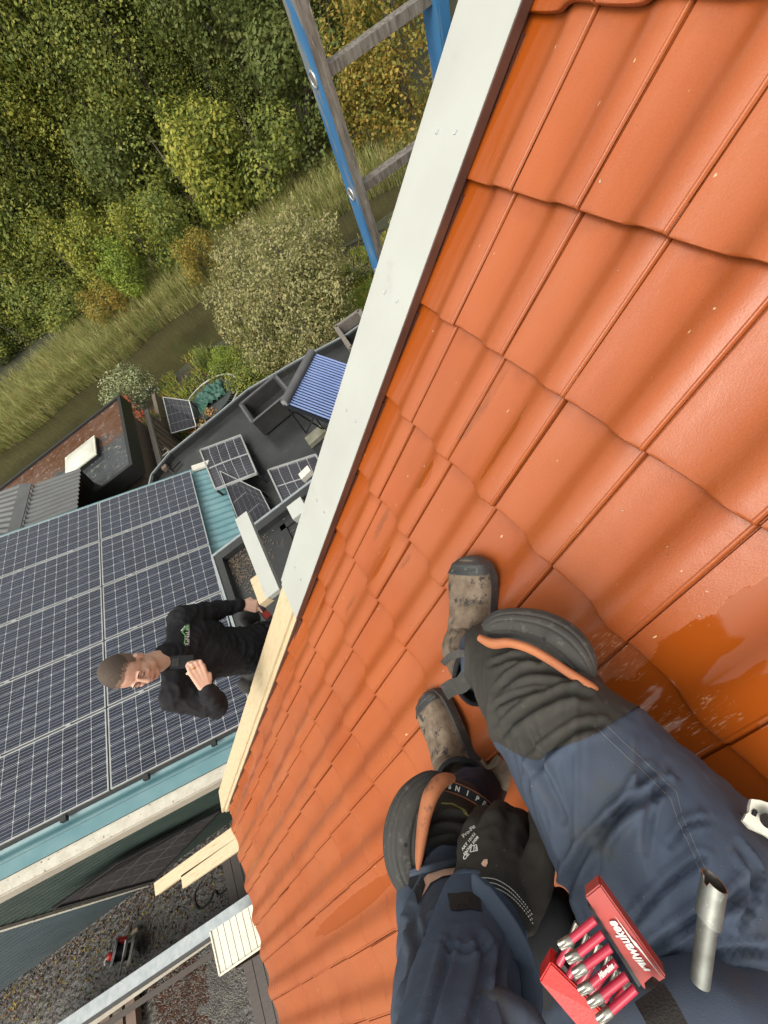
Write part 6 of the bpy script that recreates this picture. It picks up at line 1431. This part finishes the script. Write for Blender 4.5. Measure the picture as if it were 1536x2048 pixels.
for k_, dy in enumerate((0, 9, 18)):
    for i in range(38):
        s_ = i / 37; px, py = 912 + 150 * s_ + dy * .1, 1775 - 46 * math.sin(s_ * 1.9) + 95 * s_ ** 2.2 + dy
        h = drop(gt, px, py, .001)
        if h and i % 1 == 0:
            mb = MB() if i == 0 else mb
            T = (Pc(px + 3, py + (-46 * 1.9 / 150 * math.cos(s_ * 1.9) + 95 * 2.2 / 150 * s_ ** 1.2) * 3, .63) - Pc(px, py, .63)).normalized(); mb.cap(h[0] - T * .0008, .0006, h[0] + T * .0008, .0006, 5)
    obj('cuff_stitching', mb, M['white'], glove)
def gtext(s, size, cx_, cy_, xd, yd, bold=.25):
    a, b = text_mesh(s, size, 0, bold); print_on(gt, a, b, cx_, cy_, xd, yd, 'glove_print', M['white'], glove, .0011)
xd = (.62, -.78); yd = (-.50, -.62)
gtext('Pro-Fit', 13, 938, 1664, (.66, -.60), (-.5, -.62)); gtext('ART 10152', 9, 938, 1684, xd, yd); gtext('EN388 2008', 9, 943, 1692, xd, yd); gtext('CE', 13, 933, 1713, xd, yd, .5)
for pl_ in ([(941, 1705), (944, 1693), (954, 1690), (956, 1702), (941, 1705)], [(948, 1703), (950, 1691)], [(953, 1702), (953, 1694)]):
    strip(pl_, 1.7, gt, 'glove_print', M['white'], glove, .0011, 4)
hv = [drop(gt, x, y, .0012) for x, y in ((963, 1728), (968, 1720), (975, 1719), (976, 1727), (972, 1735), (966, 1733))]
if all(hv): mb = MB(); mb.add([h[0] for h in hv], [tuple(range(6))]); obj('glove_hole', mb, M['skin'], glove, recalc=False)
# dark rounded fill between arm and thigh, jacket hem over the lap
mb = MB(); mb.ell(Pc(1098, 1935, .62), BM @ Vector((.05, 0, 0)), BM @ Vector((0, .12, 0)), BM @ Vector((0, 0, .06)), 18)
mb.ell(Pc(1125, 1830, .66), BM @ Vector((.022, 0, 0)), BM @ Vector((0, .04, 0)), BM @ Vector((0, 0, .03)), 14)
obj('dark_fill', organic(mb, .006, 3), M['lining'], me_, 'all')
zs_ = [pix(h[0])[2] for h in (drop(tt, x, y) for x in range(1090, 1340, 25) for y in range(1780, 2045, 25)) if h]
KZ = min(zs_) / .475
def Pk(px, py, zd): return Pc(px, py, zd * KZ)
hm_ = MB(); limb(hm_, [(a, b, c * KZ, r) for a, b, c, r in ((1290, 2110, .48, 120), (1345, 2052, .455, 92), (1420, 2040, .445, 88), (1500, 2045, .44, 90), (1640, 2060, .44, 90))], 26)
hmm = organic(hm_, .005, 4, lambda v: .005 * (1 - 2 * abs(noise.noise(Vector((v.x * 8, v.y * 18, v.z * 18))))))
obj('jacket_hem', hmm, M['navy'], me_, 'all')
ribbon([Pk(1300, 1988, .40), Pk(1322, 2025, .385), Pk(1350, 2080, .375)], .030, .004, 'black_strap', M['velcro'], me_)
ribbon([Pc(798, 1965, .62), Pc(803, 2010, .60), Pc(806, 2080, .58)], .012, .006, 'dangling_strap', M['black'], me_)
# ------------------------------------------------------------------ bit set
# sawdust and lint
random.seed(77); mb = MB()
for tq, xr, yr, cnt_ in ((tt, (1000, 1530), (1380, 2000), 170), (stt, (830, 1040), (1780, 2040), 200), (gt, (900, 1090), (1640, 1830), 25)):
    for i in range(cnt_):
        h = drop(tq, random.uniform(*xr), random.uniform(*yr), .0006)
        if h: a = h[1].orthogonal().normalized(); a.rotate(Matrix.Rotation(random.uniform(0, 6.28), 3, h[1])); b_ = h[1].cross(a); s_ = random.uniform(.0003, .0009) * (1 if random.random() < .93 else 1.8); mb.add([h[0] - a * s_, h[0] + b_ * s_ * .5, h[0] + a * s_, h[0] - b_ * s_ * .5], [(0, 1, 2, 3)])
obj('lint', mb, M['lintd'], me_, kind='stuff', recalc=False)
mb = MB()
for i in range(120):
    u_, y_ = random.uniform(-.5, 15), random.uniform(-1.0, 1.0); t_ = ((P0.y - y_) / TW) % 1.0
    hgt = next(b0[1] + (b1[1] - b0[1]) * (t_ - b0[0]) / (b1[0] - b0[0]) for b0, b1 in zip(prof, prof[1:]) if t_ <= b1[0]) / 1000
    p = RP(u_, y_, -tz + hgt + .021 * (u_ % 1.0 if False else (1 - (math.ceil(u_) - u_))) + .0015)
    a = random.uniform(0, 3.14); s_ = random.uniform(.0010, .0028); ax_, bx_ = (YV * math.cos(a) + RU * math.sin(a)), (RU * math.cos(a) - YV * math.sin(a))
    mb.box(p, ax_ * s_, bx_ * s_ * random.uniform(.25, .6), RN * .0006)
obj('wood_chips', mb, M['lintm'], None, label='pale sawdust chips scattered over the orange roof tiles', cat='sawdust', kind='stuff')
bs_ = thing('bit_set', 'red holder of torx screwdriver bits clipped to the navy trousers', 'bit set', Pk(1200, 1900, .45))
def barbox(c, thick, name, m_):
    n_ = (c[1] - c[0]).cross(c[3] - c[0]).normalized(); n_ = n_ if n_.dot(c[0]) > 0 else -n_
    bm = bmesh.new(); vs = [bm.verts.new(p) for p in c] + [bm.verts.new(p + n_ * thick) for p in c]
    for f in ((0, 1, 2, 3), (7, 6, 5, 4), (0, 4, 5, 1), (1, 5, 6, 2), (2, 6, 7, 3), (3, 7, 4, 0)): bm.faces.new([vs[i] for i in f])
    bmesh.ops.recalc_face_normals(bm, faces=bm.faces); bmesh.ops.bevel(bm, geom=bm.edges[:] , offset=.0014, segments=2, affect='EDGES')
    mb = MB(); bm.verts.ensure_lookup_table(); mb.add([v.co.copy() for v in bm.verts], [tuple(v.index for v in f.verts) for f in bm.faces]); bm.free(); return obj(name, mb, m_, bs_, True), n_
b1 = [Pk(1170, 1794, .455), Pk(1201, 1769, .45), Pk(1334, 1957, .43), Pk(1290, 1983, .432)]
bar1, n1_ = barbox(b1, .016 * KZ, 'holder_bar', M['reddull'])
b2 = [Pk(1078, 1964, .47), Pk(1101, 1925, .465), Pk(1215, 2035, .448), Pk(1175, 2078, .45)]
bar2, n2_ = barbox(b2, .02 * KZ, 'holder_bar', M['red'])
mb = MB(); mb.prism([b1[0] + n1_ * .004 * KZ + (b1[3] - b1[0]) * s + (b1[0] - b1[1]) * t for s, t in ((.12, 0), (.12, .22), (.97, .22), (.97, 0))], n1_ * .010 * KZ); obj('rubber_insert', mb, M['black'], bs_)
mb = MB(); mb.prism([b2[1] + n2_ * .004 * KZ + (b2[2] - b2[1]) * s + (b2[1] - b2[0]) * t for s, t in ((.1, 0), (.1, .22), (1, .22), (1, 0))], n2_ * .012 * KZ); obj('rubber_insert', mb, M['black'], bs_)
def bit(a, b, tip, zd, r, lab=None):
    A_, B_ = Pk(*a, zd), Pk(*b, zd); d = (A_ - B_).normalized(); e = Pk(*tip, zd + .001)
    mb = MB(); mb.tube([A_, B_], r, 18); sh = obj('bit_sleeve', mb, M['bitred'], bs_, True)
    vs = []; n = 36; st = [(0, r * 1.02, 0), (.10, r * 1.18, 0), (.42, r * 1.18, .02), (.55, r * 1.0, .16), (.95, r * .92, .2), (1.0, r * .8, .2)]
    ref = d.orthogonal().normalized(); rf = d.cross(ref)
    for s_, rad, am in st:
        c = B_.lerp(e, s_)
        for j in range(n):
            an = 2 * math.pi * j / n; rr = rad * (1 + am * math.cos(6 * an)); vs.append(c + ref * math.cos(an) * rr + rf * math.sin(an) * rr)
    mb = MB(); mb.add(vs, [(i * n + j, i * n + (j + 1) % n, (i + 1) * n + (j + 1) % n, (i + 1) * n + j) for i in range(len(st) - 1) for j in range(n)] + [tuple(range(n))[::-1], tuple(range((len(st) - 1) * n, len(st) * n))])
    obj('torx_tip', mb, M['steel'], sh, True); return sh
Z = lambda x, y: (1040 + x * .2995, 1700 + y * .2995)
fr_ = [((500, 465), (345, 595), (262, 642)), ((552, 560), (395, 690), (312, 735)), ((605, 652), (440, 775), (357, 832)), ((640, 750), (480, 895), (395, 945)), ((712, 840), (550, 970), (458, 1030)), ((770, 925), (610, 1070), (520, 1140))]
for i, (a, b, c) in enumerate(fr_):
    sh = bit(Z(*a), Z(*b), Z(*c), .443 - .004 * i, .0038 * KZ)
    if i == 3:
        vs_, fs_ = text_mesh('Milwaukee', .0058 * KZ, .2, .0003); A_, B_ = Pk(*Z(*a), .43), Pk(*Z(*b), .43); d = (A_ - B_).normalized(); v_ = (-A_).normalized(); v_ = (v_ - d * v_.dot(d)).normalized(); yv = v_.cross(d); c = (A_ + B_) / 2 + v_ * .0040 * KZ + d * .004 * KZ
        mb = MB(); mb.add([c + d * v.x * .75 + yv * v.y for v in vs_], fs_); obj('sleeve_print', mb, M['white'], sh, recalc=False)
for i, (a, b, c) in enumerate([((260, 760), (330, 640), (385, 490)), ((330, 840), (400, 720), (455, 560)), ((395, 900), (480, 770), (535, 620)), ((470, 960), (560, 830), (600, 690)), ((560, 1000), (620, 890), (655, 790)), ((640, 1020), (700, 930), (735, 870))]):
    bit(Z(*a), Z(*b), Z(*c), .462 - .004 * i, .0036 * KZ)
xd3 = (b1[1] - b1[2]).normalized(); nrm3 = -n1_; yd3 = nrm3.cross(xd3).normalized()
vs_, fs_ = text_mesh('Milwaukee', .0135 * KZ, .35, .0004); cc = (b1[0] + b1[1]) / 2 * .40 + (b1[2] + b1[3]) / 2 * .60 + nrm3 * .0006
mb = MB(); mb.add([cc + xd3 * v.x * .92 + yd3 * (v.y + .001 * KZ) for v in vs_], fs_); obj('logo', mb, M['white'], bar1, recalc=False)
mb = MB(); q = [(-.036, -.0095), (.002, -.0082), (-.004, -.0066), (.032, -.0060), (.0, -.0052), (.006, -.0070)]
mb.add([cc + xd3 * x * KZ + yd3 * y * KZ for x, y in q], [(0, 1, 2), (2, 1, 5), (2, 5, 3), (2, 3, 4)]); obj('logo_underline', mb, M['white'], bar1, recalc=False)
mb = MB(); mb.tube([Pk(1302, 1978, .42), Pk(1310, 1970, .415), Pk(1320, 1982, .42)], .006 * KZ, 8); obj('clip', mb, M['black'], bs_, True)
# metal tube with slanted mouth
mt_ = thing('metal_tube', 'zinc plated steel tube with slanted notched collar stuck in a trouser pocket', 'tube', Pk(1410, 1850, .42))
A_, B_, C_ = Pk(1429, 1762, .425), Pk(1416, 1838, .425), Pk(1400, 1965, .43)
d = (B_ - A_).normalized(); v_ = (-A_).normalized(); a_ = (v_ - d * v_.dot(d)).normalized(); b_ = d.cross(a_); n = 40
vs = []
def ringp(c, r, sl, notch=False):
    return [c + (a_ * math.cos(2 * math.pi * j / n) + b_ * math.sin(2 * math.pi * j / n)) * r + d * (sl * math.sin(2 * math.pi * j / n) + (.005 if notch and 3 <= j <= 5 else 0)) for j in range(n)]
sgn = 1 if (BM.transposed() @ b_).x > 0 else -1
vs = ringp(A_, .0098 * KZ, 0) + ringp(A_, .0114 * KZ, .0035 * sgn, True) + ringp(B_, .0114 * KZ, .0030 * sgn) + ringp(B_ + d * .001, .0090 * KZ, .0030 * sgn) + ringp(C_, .0086 * KZ, 0)
vs2 = ringp(A_, .0102 * KZ, .0035 * sgn, True) + ringp(B_, .0080 * KZ, 0)
mb = MB(); mb.add(vs[n:], [(i * n + j, i * n + (j + 1) % n, (i + 1) * n + (j + 1) % n, (i + 1) * n + j) for i in range(3) for j in range(n)]); obj('tube_body', mb, M['chrome'], mt_, True)
mb = MB(); mb.add(ringp(A_, .0114 * KZ, .0035 * sgn, True) + vs2, [(i * n + j, i * n + (j + 1) % n, (i + 1) * n + (j + 1) % n, (i + 1) * n + j) for i in range(2) for j in range(n)]); obj('tube_mouth', mb, M['steel'], mt_, True)
# black holster with cream clip at the right edge
ho = thing('tape_holster', 'black tool holster with cream plastic clip at the right edge', 'holster', Pc(1500, 1650, .50))
def bb(c, th, name, m_, parent):
    mb = MB(); n_ = (c[1] - c[0]).cross(c[2] - c[0]).normalized(); n_ = n_ if n_.dot(c[0]) > 0 else -n_
    mb.prism(c, n_ * th); return obj(name, mb, m_, parent)
bb([Pc(1405, 1577, .53), Pc(1425, 1590, .52), Pc(1480, 1625, .50), Pc(1545, 1665, .48), Pc(1600, 1720, .47), Pc(1600, 1790, .46), Pc(1530, 1730, .465), Pc(1485, 1668, .485), Pc(1430, 1612, .515)], .035, 'holster_body', M['rubber'], ho)
bb([Pc(1407, 1576, .525), Pc(1480, 1625, .495), Pc(1545, 1665, .475), Pc(1545, 1690, .474), Pc(1482, 1640, .493)], .02, 'holster_edge', M['velcro'], ho)
bb([Pc(1503, 1598, .462), Pc(1520, 1600, .46), Pc(1550, 1610, .455), Pc(1560, 1690, .455), Pc(1531, 1671, .462), Pc(1500, 1657, .465), Pc(1486, 1641, .468), Pc(1493, 1628, .467), Pc(1498, 1625, .466), Pc(1499, 1612, .465)], .006, 'cream_clip', M['creamclip'], ho)
bb([Pc(1509, 1621, .4605), Pc(1516, 1624, .460), Pc(1512, 1634, .461), Pc(1504, 1630, .4615)], .002, 'square_hole', M['lining'], ho)
mb = MB(); mb.tube([Pc(1537, 1643, .445), Pc(1537, 1643, .465)], .007, 20); obj('spool', mb, M['velcro'], ho, True)
